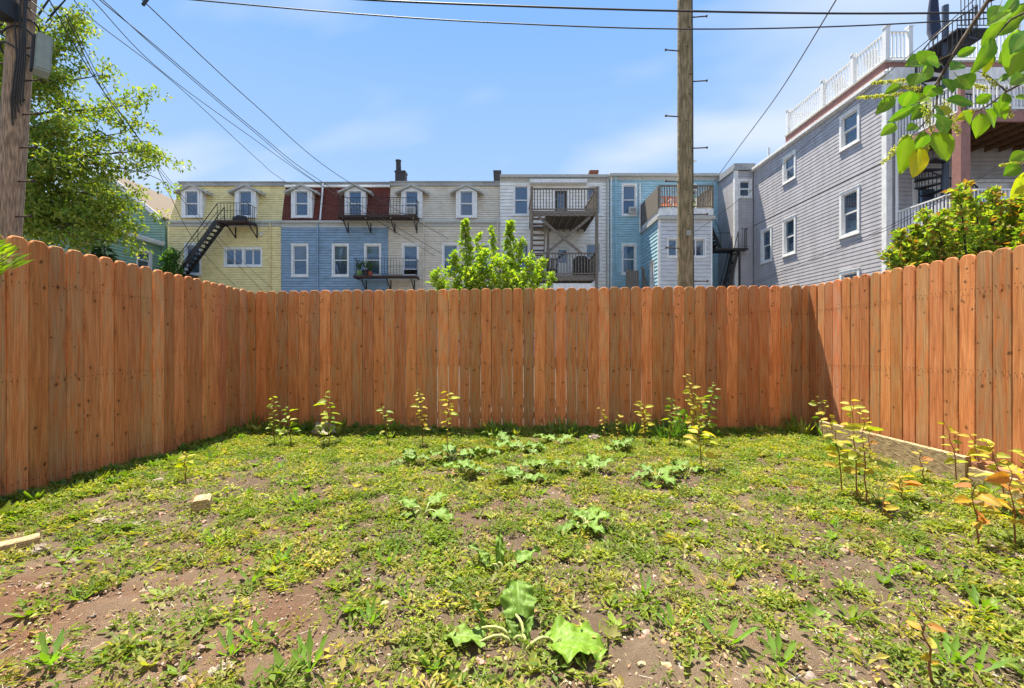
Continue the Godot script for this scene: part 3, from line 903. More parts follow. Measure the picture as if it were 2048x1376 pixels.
func make_white_house() -> void:
	var i := Transform3D.IDENTITY
	var t := Transform3D(Basis.IDENTITY, Vector3(0, 0, -ROW))
	var d1 := R(1106, 378, 1138, 434); var d2 := R(1109, 491, 1141, 551)
	var w := flat_house("white_house", "white clapboard row house with a weathered two level wooden deck", 1000, 1218, M.white_siding, 0.2,
		[[R(1026, 369, 1059, 431.5), M.blue_blind, 1.0, "hung"], [R(1172, 370, 1203, 431), M.blue_blind, 0.7, "hung"], [R(1169, 485, 1203, 548), M.blind, 0.45, "hung"], [R(1030, 486, 1060, 548), M.blind, 0.4, "hung"]], 351, [hole(d1), hole(d2)])
	door(w, t, d1, M.black, d1.grow(-0.25)); door(w, t, d2, M.vinyl, Rect2(d2.position.x + 0.24, d2.position.y + 0.75, d2.size.x - 0.48, d2.size.y - 1.0))
	chimney(w, hx(1194), hy(352), hy(328), 0.5, -ROW - 1.2, M.brick)
	pipe(w, hx(1213.5), 0, hy(353), -ROW + 0.09, M.dull_trim)
	var aw := thing("awning_case", "long white rolled awning case above the wooden deck", "awning", Vector3(hx(1116), hy(365), -ROW + 0.16))
	var b := MB.new()
	b.bx(i, Vector3(-1.66, -0.1, -0.14), Vector3(1.66, 0.1, 0.14))
	obj("case", b, M.trim, aw)
	b = MB.new()
	b.bx(i, Vector3(-1.6, -0.16, 0.05), Vector3(1.6, -0.103, 0.12))
	obj("valance", b, M.dull_trim, aw)
	# the wooden deck, two levels, open stair behind the front posts
	var zf := -23.1
	var x0 := 1.0; var x1 := 4.3
	var up := EYE + 6.78; var lo := EYE + 3.49
	var dk := thing("wooden_deck", "weathered grey wooden deck with cross braces on the white house", "deck")
	for y in [up, lo]:
		for k in 20:
			if y == up and k < 4:
				pass
			b = MB.new()
			var zz := zf - 0.06 - k * 0.172
			var xl := x0 + 0.75 if (y == up and k > 2 and k < 17) else x0
			b.bx(i, Vector3(xl, y - 0.035, zz - 0.162), Vector3(x1, y, zz))
			obj("floor_board", b, M.old_wood, dk)
		for k in 7:
			b = MB.new()
			var x := lerpf(x0 + 0.8, x1 - 0.06, k / 6.0)
			b.bx(i, Vector3(x - 0.025, y - 0.22, -ROW + 0.06), Vector3(x + 0.025, y - 0.036, zf - 0.04))
			obj("joist", b, M.old_wood, dk)
		b = MB.new()
		b.bx(i, Vector3(x0 - 0.05, y - 0.26, zf - 0.03), Vector3(x1 + 0.05, y + 0.01, zf + 0.03))
		obj("front_beam", b, M.old_wood, dk)
		b = MB.new()
		rail_run(b, Vector3(x0, y, zf), Vector3(x1, y, zf), 1.13, 0.15, 0.045, 0.11)
		obj("railing", b, M.old_wood, dk)
		for x in [x0 + 0.02, x1 - 0.02]:
			b = MB.new()
			rail_run(b, Vector3(x, y, zf), Vector3(x, y, -ROW + 0.08), 1.13, 0.16, 0.045, 0.1)
			obj("railing", b, M.old_wood, dk)
	for x in [x0, x1]:
		b = MB.new()
		b.bx(i, Vector3(x - 0.07, -0.2, zf + 0.031), Vector3(x + 0.07, up + 1.2, zf + 0.17))
		obj("post", b, M.old_wood, dk)
	for x in [x0 + 0.9]:
		b = MB.new()
		b.bx(i, Vector3(x - 0.06, -0.2, zf - 0.9), Vector3(x + 0.06, up - 0.25, zf - 0.78))
		obj("post", b, M.old_wood, dk)
	for e in [[Vector3(x0 + 0.35, up - 0.3, zf + 0.05), Vector3(x1 - 0.75, lo + 1.1, zf + 0.05)], [Vector3(x1 - 0.3, up - 0.3, zf - 0.04), Vector3(x0 + 0.7, lo + 1.1, zf - 0.04)]]:
		b = MB.new()
		b.bar(e[0], e[1], 0.05, 0.13)
		obj("cross_brace", b, M.old_wood, dk)
	# stair: rises towards the yard between the levels
	for k in 13:
		b = MB.new()
		var y := lerpf(lo, up, (k + 1) / 14.0)
		var z := lerpf(-ROW + 0.5, zf - 0.35, (k + 1) / 14.0)
		b.bx(i, Vector3(x0 + 0.12, y - 0.04, z - 0.14), Vector3(x0 + 0.72, y, z + 0.14))
		obj("tread", b, M.old_wood, dk)
	for x in [x0 + 0.09, x0 + 0.75]:
		b = MB.new()
		b.bar(Vector3(x, lo + 0.1, -ROW + 0.4), Vector3(x, up - 0.15, zf - 0.3), 0.04, 0.24)
		obj("stringer", b, M.old_wood, dk)
	b = MB.new()
	b.bx(i, Vector3(x0 - 0.02, lo - 0.75, zf - 0.02), Vector3(x1, lo - 0.4, zf + 0.02))
	obj("skirt_board", b, M.trim, dk)
	# things on the lower deck
	var ch := thing("deck_chair", "dark folding chair behind the wooden deck's lower railing", "chair", Vector3(2.1, lo, zf - 0.8))
	chair_parts(ch, M.black, M.black)
	var gr := thing("barbecue_grill", "dark covered grill standing on the wooden deck's lower level", "grill", Vector3(3.6, lo, zf - 0.7))
	b = MB.new()
	b.bx(i, Vector3(-0.4, 0.0, -0.25), Vector3(0.4, 0.75, 0.25))
	obj("cart", b, M.black, gr)
	b = MB.new()
	b.prism(Transform3D(Basis.IDENTITY, Vector3(0, 0.752, 0)), [Vector2(-0.42, 0), Vector2(0.42, 0), Vector2(0.38, 0.2), Vector2(0.2, 0.34), Vector2(-0.2, 0.34), Vector2(-0.38, 0.2)], -0.27, 0.27)
	obj("lid", b, M.soot, gr)

func chair_parts(ch: Node3D, m: Material, cushion: Material) -> void:
	var i := Transform3D.IDENTITY
	var b := MB.new()
	b.bx(i, Vector3(-0.25, 0.4, -0.25), Vector3(0.25, 0.45, 0.25))
	obj("seat", b, cushion, ch)
	b = MB.new()
	for k in 6:
		b.bar(Vector3(-0.23 + k * 0.092, 0.46, 0.24), Vector3(-0.23 + k * 0.092, 0.92, 0.34), 0.05, 0.02)
	b.bar(Vector3(-0.27, 0.93, 0.34), Vector3(0.27, 0.93, 0.34), 0.05, 0.05)
	obj("backrest", b, cushion, ch)
	for x in [-0.24, 0.24]:
		for z in [-0.22, 0.22]:
			b = MB.new()
			b.bar(Vector3(x, 0.003, z), Vector3(x, 0.399, z), 0.04, 0.04)
			obj("leg", b, m, ch)
		b = MB.new()
		b.bar(Vector3(x * 1.1, 0.66, -0.25), Vector3(x * 1.1, 0.66, 0.3), 0.06, 0.03); b.bar(Vector3(x * 1.1, 0.4, -0.22), Vector3(x * 1.1, 0.64, -0.22), 0.03, 0.03)
		obj("armrest", b, m, ch)

func make_light_blue_house() -> void:
	var i := Transform3D.IDENTITY
	var h := flat_house("light_blue_house", "light blue clapboard row house with a gabled-off ell carrying a roof deck", 1218.5, 1441.5, M.light_blue, 0.14,
		[[R(1243, 368, 1274, 431.5), M.blind, 0.5, "hung"], [R(1243, 488, 1273, 549), M.blue_blind, 0.3, "hung"]], 348.5)
	h.set_meta("label", "light blue clapboard row house with an ell carrying a roof deck")
	ac_unit("window air conditioner in the light blue house's upper window", Vector3(hx(1264), hy(428), -ROW - 0.02), 0.42, 0.36)
	pipe(h, hx(1231), 0, hy(353), -ROW + 0.09, M.light_blue); pipe(h, hx(1221.5), 0, hy(353), -ROW + 0.09, M.white_siding); pipe(h, hx(1279), hy(465), hy(368), -ROW + 0.09, M.trim)
	chimney(h, hx(1393), hy(350), hy(321), 0.62, -ROW - 2.0, M.brick)
	# the ell
	var x0 := 7.6; var x1 := 10.4; var zf := -23.5
	var e := EYE + 6.56
	var t := Transform3D(Basis.IDENTITY, Vector3(0, 0, zf))
	var ts := Transform3D(Basis(Vector3(0, 0, 1), Vector3.UP, Vector3(-1, 0, 0)), Vector3(x0, 0, 0))
	var s := zf / -F
	var fw := Rect2((1334 - 1024) * s, EYE + (688 - 515) * s, (1412 - 1334) * s, (515 - 476) * s)
	var sw := Rect2(-24.9, EYE + 2.8, 0.7, 1.7)
	var b := MB.new()
	siding(b, t, Rect2(x0 + 0.1, 0, x1 - x0 - 0.2, e - 0.12), 0.2, [hole(fw, 0.07)], 0.02)
	obj("ell_front_siding", b, M.pale_blue_gray, h)
	b = MB.new()
	siding(b, ts, Rect2(-ROW + 0.03, 0, ROW + zf - 0.1, e - 0.12), 0.2, [hole(sw)], 0.02)
	b.bx(i, Vector3(x1 - 0.1, 0, -ROW + 0.03), Vector3(x1 - 0.02, e - 0.1, zf - 0.02))
	obj("ell_side_siding", b, M.light_blue, h)
	b = MB.new()
	b.bx(i, Vector3(x0 + 0.3, 0.2, zf - 1.3), Vector3(x1 - 0.3, e - 0.3, zf - 1.25))
	obj("room_wall", b, M.interior, h)
	var wn := window(h, t, fw, M.blind, 0.35, "double", 0.07)
	window(h, ts, sw, M.blind, 0.3)
	for x in [x0, x1]:
		b = MB.new()
		b.bx(i, Vector3(x - 0.02, 0, zf - 0.1), Vector3(x + 0.1 if x == x0 else x - 0.1, e - 0.1, zf + 0.03))
		obj("corner_board", b, M.trim, h)
	b = MB.new()
	b.bx(i, Vector3(x0 - 0.1, e - 0.118, -ROW + 0.03), Vector3(x1 + 0.12, e + 0.06, zf + 0.14))
	obj("ell_eave", b, M.dull_trim, h)
	b = MB.new()
	b.bx(i, Vector3(x0 + 0.02, e + 0.061, -ROW + 0.03), Vector3(x1 + 0.02, e + 0.1, zf - 0.02))
	obj("ell_roof", b, M.roofing, h)
	# roof deck on the ell
	var fl := EYE + 7.03
	var dk := thing("roof_deck", "weathered wooden roof deck with white fascia on the light blue house's ell", "deck")
	b = MB.new()
	b.bx(i, Vector3(x0 + 0.04, fl - 0.36, zf - 0.04), Vector3(x1 + 0.04, fl, zf + 0.02)); b.bx(i, Vector3(x0, fl - 0.36, -ROW + 0.2), Vector3(x0 + 0.039, fl, zf + 0.02)); b.bx(i, Vector3(x0 + 0.04, fl - 0.06, -ROW + 0.21), Vector3(x1 + 0.04, fl, zf - 0.041))
	obj("fascia", b, M.trim, dk)
	b = MB.new()
	b.bx(i, Vector3(x0 + 0.05, e + 0.101, -ROW + 0.3), Vector3(x1, fl - 0.061, zf - 0.1))
	obj("sleepers", b, M.old_wood, dk)
	b = MB.new()
	rail_run(b, Vector3(x0 + 0.05, fl, zf), Vector3(x1, fl, zf), 1.17, 0.13, 0.045, 0.12)
	obj("railing", b, M.old_wood, dk)
	b = MB.new()
	rail_run(b, Vector3(x1, fl, zf), Vector3(x1, fl, -ROW + 0.1), 1.17, 0.13, 0.045, 0.12)
	obj("railing", b, M.old_wood, dk)
	for k in 20:
		b = MB.new()
		var z := zf - 0.03 - k * 0.152
		b.bx(i, Vector3(x0 - 0.03, fl - 0.12, z - 0.146), Vector3(x0, fl + 1.15 + rng.randf_range(-0.01, 0.01), z))
		obj("side_board", b, M.old_wood, dk)
	for x in [x0 + 0.05, x1]:
		b = MB.new()
		b.bx(i, Vector3(x - 0.05, fl + 0.003, zf - 0.05), Vector3(x + 0.05, fl + 1.2, zf + 0.05))
		obj("post", b, M.old_wood, dk)
	for q in [[8.15, "white patio chair with an orange cushion beside the deck's solid side boards"], [8.75, "white patio chair with an orange cushion on the roof deck behind the pole"]]:
		var c := thing("patio_chair", q[1], "chair", Vector3(q[0], fl, zf - 0.75), "patio chairs on the roof deck")
		chair_parts(c, M.vinyl, M.orange); c.rotation.y = PI + 0.4 * (q[0] - 8.4)
	var c2 := thing("garden_chair", "white patio chair with a green cushion on the wooden roof deck", "chair", Vector3(9.55, fl, zf - 0.7))
	chair_parts(c2, M.vinyl, M.cushion_green); c2.rotation.y = PI - 0.3
	# striped spiral stair behind the deck
	var sp := thing("spiral_stair", "narrow striped spiral stair rising behind the roof deck to the chimney", "spiral stair", Vector3(10.05, fl, -25.6))
	b = MB.new()
	b.tube([Vector3(0, 0.003, 0), Vector3(0, 3.4, 0)], [0.05], 8)
	obj("pole", b, M.trim, sp)
	for k in 16:
		b = MB.new()
		var a := k * 0.75
		var y := 0.15 + k * 0.2
		b.prism(Transform3D(Basis(Vector3.UP, a) * Basis(Vector3(1, 0, 0), -PI / 2), Vector3(0, y, 0)), [Vector2(0.05, -0.05), Vector2(0.36, -0.17), Vector2(0.36, 0.17), Vector2(0.05, 0.05)], 0, 0.09)
		obj("tread", b, M.vinyl if k % 2 else M.soot, sp)
	# weathered porch steps at the foot of the wall
	var st := thing("porch_steps", "grey weathered wooden porch steps at the light blue house's wall", "steps", Vector3(hx(1258), 0, -25.3))
	for x in [-0.45, 0.45]:
		b = MB.new()
		b.bx(i, Vector3(x - 0.06, -0.1, 0), Vector3(x + 0.06, EYE + 4.2, 0.12))
		obj("post", b, M.old_wood, st)
	for k in 5:
		b = MB.new()
		b.bx(i, Vector3(-0.39 + k * 0.12, 2.9, 0.02), Vector3(-0.39 + k * 0.12 + 0.1, EYE + 4.1, 0.06))
		obj("side_board", b, M.old_wood, st)
	b = MB.new()
	b.bar(Vector3(0.3, EYE + 4.3, 0.2), Vector3(0.95, EYE + 2.2, 0.2), 0.1, 0.06)
	obj("handrail", b, M.old_wood, st)
	b = MB.new()
	b.bx(i, Vector3(-0.6, 2.7, -1.2), Vector3(0.6, 2.85, -0.01))
	obj("landing", b, M.old_wood, st)
	# black iron stair between the light blue and the grey houses
	var f := thing("iron_stair", "black iron outdoor stair with landing between light blue and grey houses", "iron stair")
	var z0 := -24.3
	var sc := 24.3 / F
	var pl := EYE + (688 - 497) * sc
	var xa := (1428 - 1024) * sc; var xb := (1494 - 1024) * sc
	b = MB.new()
	b.bx(i, Vector3(xa, pl - 0.09, z0 - 0.9), Vector3(xb, pl, z0 + 0.15))
	obj("landing", b, M.iron, f)
	b = MB.new()
	rail_run(b, Vector3(xa + 1.35, pl, z0 + 0.12), Vector3(xb, pl, z0 + 0.12), 1.05, 0.1, 0.015, 0.03)
	rail_run(b, Vector3(xb, pl, z0 + 0.12), Vector3(xb, pl, z0 - 0.88), 1.05, 0.12, 0.015, 0.03)
	b.bar(Vector3(xa + 0.5, pl + 1.05, z0 - 0.88), Vector3(xb, pl + 1.05, z0 - 0.88), 0.025, 0.025)
	obj("railing", b, M.iron, f)
	b = MB.new()
	b.bx(i, Vector3(xa + 1.28, 0, z0 + 0.05), Vector3(xa + 1.36, pl - 0.09, z0 + 0.13))
	obj("post", b, M.iron, f)
	for q in [[Vector3(xa + 1.3, pl, z0 - 0.3), Vector3(xa - 0.05, 0.8, z0 - 0.3)], [Vector3(xa + 0.5, pl, z0 - 0.6), Vector3(xa - 0.15, pl + 2.3, z0 - 1.2)]]:
		for w in [-0.3, 0.3]:
			b = MB.new()
			b.bar(q[0] + Vector3(0, 0, w), q[1] + Vector3(0, 0, w), 0.03, 0.16)
			b.bar(q[0] + Vector3(0, 0.9, w), q[1] + Vector3(0, 0.9, w), 0.03, 0.03)
			b.bar(q[0] + Vector3(0, 0.0, w), q[0] + Vector3(0, 0.9, w), 0.03, 0.03)
			obj("stringer", b, M.iron, f)
		for k in 12:
			b = MB.new()
			b.box(i, q[0].lerp(q[1], (k + 0.6) / 12.0), Vector3(0.24, 0.03, 0.58))
			obj("tread", b, M.iron, f)

func make_gray_house() -> void:
	var i := Transform3D.IDENTITY
	var X := 13.1
	var zn := -15.85; var zf := -24.6
	var eave := EYE + 9.5
	var h := thing("gray_house", "large grey clapboard house with white trimmed windows and roof deck", "house")
	var tl := Transform3D(Basis(Vector3(0, 0, 1), Vector3.UP, Vector3(-1, 0, 0)), Vector3(X, 0, 0))
	var Zx := func(px: float) -> float: return -X * F / (px - 1024.0)
	var wins := []
	for w in [[1522, 1544, 4.2, 5.94, M.blue_blind, 0.45], [1566, 1592, 4.2, 5.96, M.green_blind, 0.5], [1680, 1720, 4.2, 5.99, M.green_blind, 0.5], [1566, 1592, 7.68, 8.95, M.blind, 0.55], [1680, 1720, 7.66, 9.03, M.blind, 0.55], [1680, 1720, 1.2, 2.86, M.blind, 0.3]]:
		var za: float = Zx.call(w[0]); var zb: float = Zx.call(w[1])
		wins.append([Rect2(za, EYE + w[2], zb - za, w[3] - w[2]), w[4], w[5]])
	var holes := []
	for w in wins:
		holes.append(hole(w[0], 0.11))
	var b := MB.new()
	var seam := EYE + 6.42
	siding(b, tl, Rect2(zf + 0.05, 0, zn - zf - 0.2, seam - 0.03), 0.15, holes, 0.008, 0, 0, 0, 0.01)
	siding(b, tl, Rect2(zf + 0.05, seam, zn - zf - 0.2, eave - seam - 0.16), 0.15, holes, 0.008, 0, 0, 0, 0.01)
	obj("siding", b, M.gray, h)
	for w in wins:
		window(h, tl, w[0], w[1], w[2], "hung", 0.11)
	# the yard-facing front under the decks
	var tf := Transform3D(Basis.IDENTITY, Vector3(0, 0, zn))
	var dr := Rect2(14.0, EYE + 3.6, 1.1, 2.15); var dr2 := Rect2(16.1, EYE + 3.6, 1.5, 2.15); var dr3 := Rect2(16.1, EYE + 6.95, 1.5, 2.1)
	b = MB.new()
	siding(b, tf, Rect2(X + 0.17, 0, 8.0, eave - 0.5), 0.15, [hole(dr), hole(dr2), hole(dr3)], 0.008, 0, 0, 0, 0.01)
	obj("siding", b, M.gray, h)
	for d in [dr, dr2, dr3]:
		door(h, tf, d, M.vinyl, Rect2(d.position.x + 0.25, d.position.y + 0.5, d.size.x - 0.5, d.size.y - 0.8))
	b = MB.new()
	b.bx(i, Vector3(X - 0.04, 0, zn - 0.16), Vector3(X + 0.16, eave - 0.05, zn + 0.045))
	obj("corner_board", b, M.trim, h)
	b = MB.new()
	b.tube([Vector3(X + 0.28, 0, zn + 0.1), Vector3(X + 0.28, eave - 0.2, zn + 0.1)], [0.05], 8)
	obj("downpipe", b, M.vinyl, h)
	# eave and gutter along the long wall
	b = MB.new()
	b.bx(i, Vector3(X - 0.16, eave - 0.12, zf - 0.1), Vector3(X - 0.03, eave, zn + 0.1)); b.bx(i, Vector3(X - 0.029, eave - 0.155, zf), Vector3(X + 0.02, eave + 0.1, zn + 0.06))
	obj("gutter", b, M.trim, h)
	b = MB.new()
	b.bx(i, Vector3(X + 0.021, eave - 0.55, zn - 0.05), Vector3(X + 8.0, eave + 0.1, zn + 0.14))
	obj("front_frieze", b, M.trim, h)
	b = MB.new()
	b.bx(i, Vector3(X + 0.03, eave + 0.02, zf - 6), Vector3(X + 8.0, eave + 0.12, zn - 0.051))
	obj("roof", b, M.roofing, h)
	b = MB.new()
	b.bx(i, Vector3(X + 7.9, 0, zf - 6), Vector3(X + 8.0, eave, zn - 0.02)); b.bx(i, Vector3(X + 2.6, 0.1, zf), Vector3(X + 2.65, eave - 0.1, zn - 2.0)); b.bx(i, Vector3(X + 2.66, 0.1, zn - 2.05), Vector3(X + 7.8, eave - 0.1, zn - 2.0))
	b.bx(i, Vector3(X + 0.1, EYE + 6.3, zf + 0.1), Vector3(X + 2.6, EYE + 6.45, zn - 0.1)); b.bx(i, Vector3(X + 0.1, EYE + 3.0, zf + 0.1), Vector3(X + 2.6, EYE + 3.15, zn - 0.1))
	b.bx(i, Vector3(X + 0.1, 0, zf - 6), Vector3(X + 7.9, eave, zf - 5.9))
	obj("room_wall", b, M.interior, h)
	# projecting bay at the far end
	var xb := 12.1
	var te := Transform3D(Basis.IDENTITY, Vector3(0, 0, zf))
	var tb := Transform3D(Basis(Vector3(0, 0, 1), Vector3.UP, Vector3(-1, 0, 0)), Vector3(xb, 0, 0))
	var s := -zf / F
	var bw := Rect2((1476 - 1024) * s, EYE + (688 - 396) * s, 0.74, (396 - 359) * s)
	b = MB.new()
	siding(b, te, Rect2(xb + 0.16, 0, X - xb - 0.17, eave - 0.1), 0.15, [hole(bw)], 0.008, 0, 0, 0, 0.01)
	siding(b, tb, Rect2(zf - 6, 0, 5.9, eave + 0.05), 0.15, [], 0.008, 0, 0, 0, 0.01)
	obj("bay_siding", b, M.gray, h)
	window(h, te, bw, M.black, 1.0)
	b = MB.new()
	b.bx(i, Vector3(xb - 0.03, 0, zf - 0.12), Vector3(xb + 0.16, eave + 0.05, zf + 0.04))
	obj("corner_board", b, M.trim, h)
	b = MB.new()
	b.bx(i, Vector3(xb - 0.1, eave - 0.08, zf - 6), Vector3(X - 0.03, eave + 0.06, zf + 0.1)); b.bx(i, Vector3(xb - 0.05, eave + 0.061, zf - 6), Vector3(X + 0.1, eave + 0.3, zf + 0.04))
	obj("bay_eave", b, M.gray_trim, h)
	b = MB.new()
	b.tube([Vector3(X + 0.5, eave + 0.1, -24.0), Vector3(X + 0.5, eave + 0.9, -24.0)], [0.06], 8)
	obj("vent_pipe", b, M.vinyl, h)
	# ---- roof deck
	var fl := EYE + 9.97
	var rd := thing("rooftop_deck", "rooftop deck with long white railing along the grey house's roof edge", "deck")
	var za := -21.7; var zb := -15.95
	b = MB.new()
	b.bx(i, Vector3(X, eave + 0.125, za), Vector3(X + 0.06, fl - 0.06, zb)); b.bx(i, Vector3(X + 0.06, eave + 0.125, zb - 0.06), Vector3(X + 7.5, fl - 0.06, zb))
	obj("fascia", b, M.brown_paint, rd)
	b = MB.new()
	b.bx(i, Vector3(X - 0.04, fl - 0.059, za), Vector3(X + 7.6, fl, zb + 0.06))
	obj("floor", b, M.dull_trim, rd)
	var zs := [za + 0.1, -X * F / (1643 - 1024.0), -X * F / (1703 - 1024.0), zb]
	for k in 4:
		b = MB.new()
		b.bx(i, Vector3(X, fl + 0.002, zs[k] - 0.075), Vector3(X + 0.15, fl + 1.15, zs[k] + 0.075))
		b.bx(i, Vector3(X - 0.02, fl + 1.151, zs[k] - 0.095), Vector3(X + 0.17, fl + 1.2, zs[k] + 0.095))
		obj("post", b, M.vinyl, rd)
		if k < 3:
			b = MB.new()
			rail_run(b, Vector3(X + 0.075, fl, zs[k] + 0.08), Vector3(X + 0.075, fl, zs[k + 1] - 0.08), 1.0, 0.13, 0.034, 0.08)
			obj("railing", b, M.vinyl, rd)
	for e in [[X + 0.15, X + 0.82], [X + 2.2, X + 4.6], [X + 4.7, X + 7.2]]:
		b = MB.new()
		rail_run(b, Vector3(e[0], fl, zb - 0.0), Vector3(e[1], fl, zb - 0.0), 1.0, 0.13, 0.034, 0.08)
		obj("railing", b, M.vinyl, rd)
		b = MB.new()
		b.bx(i, Vector3(e[1], fl + 0.002, zb - 0.07), Vector3(e[1] + 0.14, fl + 1.15, zb + 0.07)); b.bx(i, Vector3(e[1] - 0.02, fl + 1.151, zb - 0.09), Vector3(e[1] + 0.16, fl + 1.2, zb + 0.09))
		obj("post", b, M.vinyl, rd)
	b = MB.new()
	rail_run(b, Vector3(X + 0.1, fl, za + 0.1), Vector3(X + 7.4, fl, za + 0.1), 1.0, 0.14, 0.045, 0.09)
	obj("railing", b, M.vinyl, rd)
	for q in [[-17.0, "white lattice-backed chair at the rooftop railing's front corner post"], [-18.7, "white lattice-backed chair midway along the rooftop railing"]]:
		var c := thing("lattice_chair", q[1], "chair", Vector3(X + 0.75, fl, q[0]), "lattice chairs on the rooftop")
		chair_parts(c, M.vinyl, M.vinyl); c.rotation.y = -PI / 2
		b = MB.new()
		for k in 9:
			b.bar(Vector3(-0.27 + k * 0.06, 0.46, 0.36), Vector3(-0.27 + k * 0.06, 1.0, 0.44), 0.02, 0.02); b.bar(Vector3(-0.27, 0.48 + k * 0.06, 0.362 + k * 0.009), Vector3(0.27, 0.48 + k * 0.06, 0.362 + k * 0.009), 0.02, 0.02)
		obj("lattice", b, M.vinyl, c)
	var um := thing("patio_umbrella", "closed navy umbrella on a pole above the rooftop deck", "umbrella", Vector3(15.15, fl, -16.3))
	b = MB.new()
	b.tube([Vector3(0, 0.003, 0), Vector3(0, 2.9, 0)], [0.03], 8)
	obj("pole", b, M.gray_trim, um)
	b = MB.new()
	b.tube([Vector3(0, 1.0, 0), Vector3(0.03, 1.3, 0), Vector3(0, 1.9, 0), Vector3(0.02, 2.5, 0), Vector3(0, 2.85, 0)], [0.1, 0.2, 0.17, 0.12, 0.03], 9)
	obj("canopy", b, M.navy, um)
	# ---- decks on the yard side
	var zd := -13.4; var xd := 13.4
	for e in [[EYE + 3.62, "lower white-railed wooden deck on the grey house's yard side", 0.24], [EYE + 6.9, "upper white-railed deck on brown posts over the grey house's lower deck", 0.32]]:
		var dk := thing("house_deck", e[1], "deck", Vector3.ZERO, "decks on the grey house")
		var y: float = e[0]
		for k in 17:
			b = MB.new()
			b.bx(i, Vector3(xd, y - 0.03, zd - 0.146 * k - 0.14), Vector3(20.5, y, zd - 0.146 * k))
			obj("floor_board", b, M.brown_wood, dk)
		for k in 15:
			b = MB.new()
			b.bx(i, Vector3(xd + 0.05 + k * 0.5, y - 0.22, zn + 0.06), Vector3(xd + 0.09 + k * 0.5, y - 0.031, zd - 0.06))
			obj("joist", b, M.brown_wood, dk)
		b = MB.new()
		b.bx(i, Vector3(xd - 0.05, y - e[2], zd - 0.055), Vector3(20.5, y + 0.01, zd + 0.01)); b.bx(i, Vector3(xd - 0.05, y - e[2], zn + 0.06), Vector3(xd - 0.001, y + 0.01, zd - 0.056))
		obj("rim_beam", b, M.brown_paint, dk)
		b = MB.new()
		rail_run(b, Vector3(xd + 0.2, y, zd - 0.05), Vector3(20.4, y, zd - 0.05), 0.96, 0.115, 0.036, 0.08)
		obj("railing", b, M.vinyl, dk)
		b = MB.new()
		rail_run(b, Vector3(xd, y, zn + 0.08), Vector3(xd, y, zd - 0.1), 0.96, 0.115, 0.036, 0.08)
		obj("railing", b, M.vinyl, dk)
		for x in [xd + 0.04, xd + 3.4]:
			b = MB.new()
			b.bx(i, Vector3(x - 0.14, 0.0 if y < EYE + 5.0 else EYE + 3.63, zd - 0.3), Vector3(x + 0.14, y - e[2] - 0.002, zd - 0.02))
			if y > EYE + 5.0:
				b.bx(i, Vector3(x - 0.07, y + 0.003, zd - 0.2), Vector3(x + 0.07, y + 1.05, zd - 0.1))
			obj("post", b, M.brown_paint, dk)
	# ---- black spiral stair from the lower deck to the roof
	var sp := thing("black_spiral_stair", "black iron spiral stair climbing from the grey house's deck to the roof", "spiral stair", Vector3(14.25, EYE + 3.62, -14.9))
	b = MB.new()
	b.tube([Vector3(0, 0.003, 0), Vector3(0, 7.5, 0)], [0.09], 12)
	obj("pole", b, M.steel_blue, sp)
	var nt := 30
	var hr := []
	for k in nt:
		b = MB.new()
		var a := -1.2 + k * 0.46
		b.prism(Transform3D(Basis(Vector3.UP, a) * Basis(Vector3(1, 0, 0), -PI / 2), Vector3(0, 0.2 + k * 0.212, 0)), [Vector2(0.1, -0.06), Vector2(0.76, -0.19), Vector2(0.76, 0.19), Vector2(0.1, 0.06)], 0, 0.04)
		obj("tread", b, M.black, sp)
		var d := Vector3(cos(a), 0, -sin(a)) * 0.74
		hr.append(d + Vector3(0, 1.15 + k * 0.212, 0))
		b = MB.new()
		for q in 3:
			var a2 := a + (q - 1) * 0.153
			var d2 := Vector3(cos(a2), 0, -sin(a2)) * 0.74
			b.bar(d2 + Vector3(0, 0.24 + k * 0.212, 0), d2 + Vector3(0, 1.15 + (k + (q - 1) / 3.0) * 0.212, 0), 0.016, 0.016)
		obj("baluster", b, M.black, sp)
	b = MB.new()
	b.tube(hr, [0.022], 6)
	obj("handrail", b, M.black, sp)
	b = MB.new()
	rail_run(b, Vector3(-0.2, 6.35, 0.6), Vector3(1.0, 6.35, 0.6), 1.1, 0.11, 0.016, 0.03)
	obj("guard_rail", b, M.black, sp)
	b = MB.new()
	b.bx(i, Vector3(-0.2, 6.29, -1.0), Vector3(1.0, 6.345, 0.62))
	obj("top_landing", b, M.black, sp)

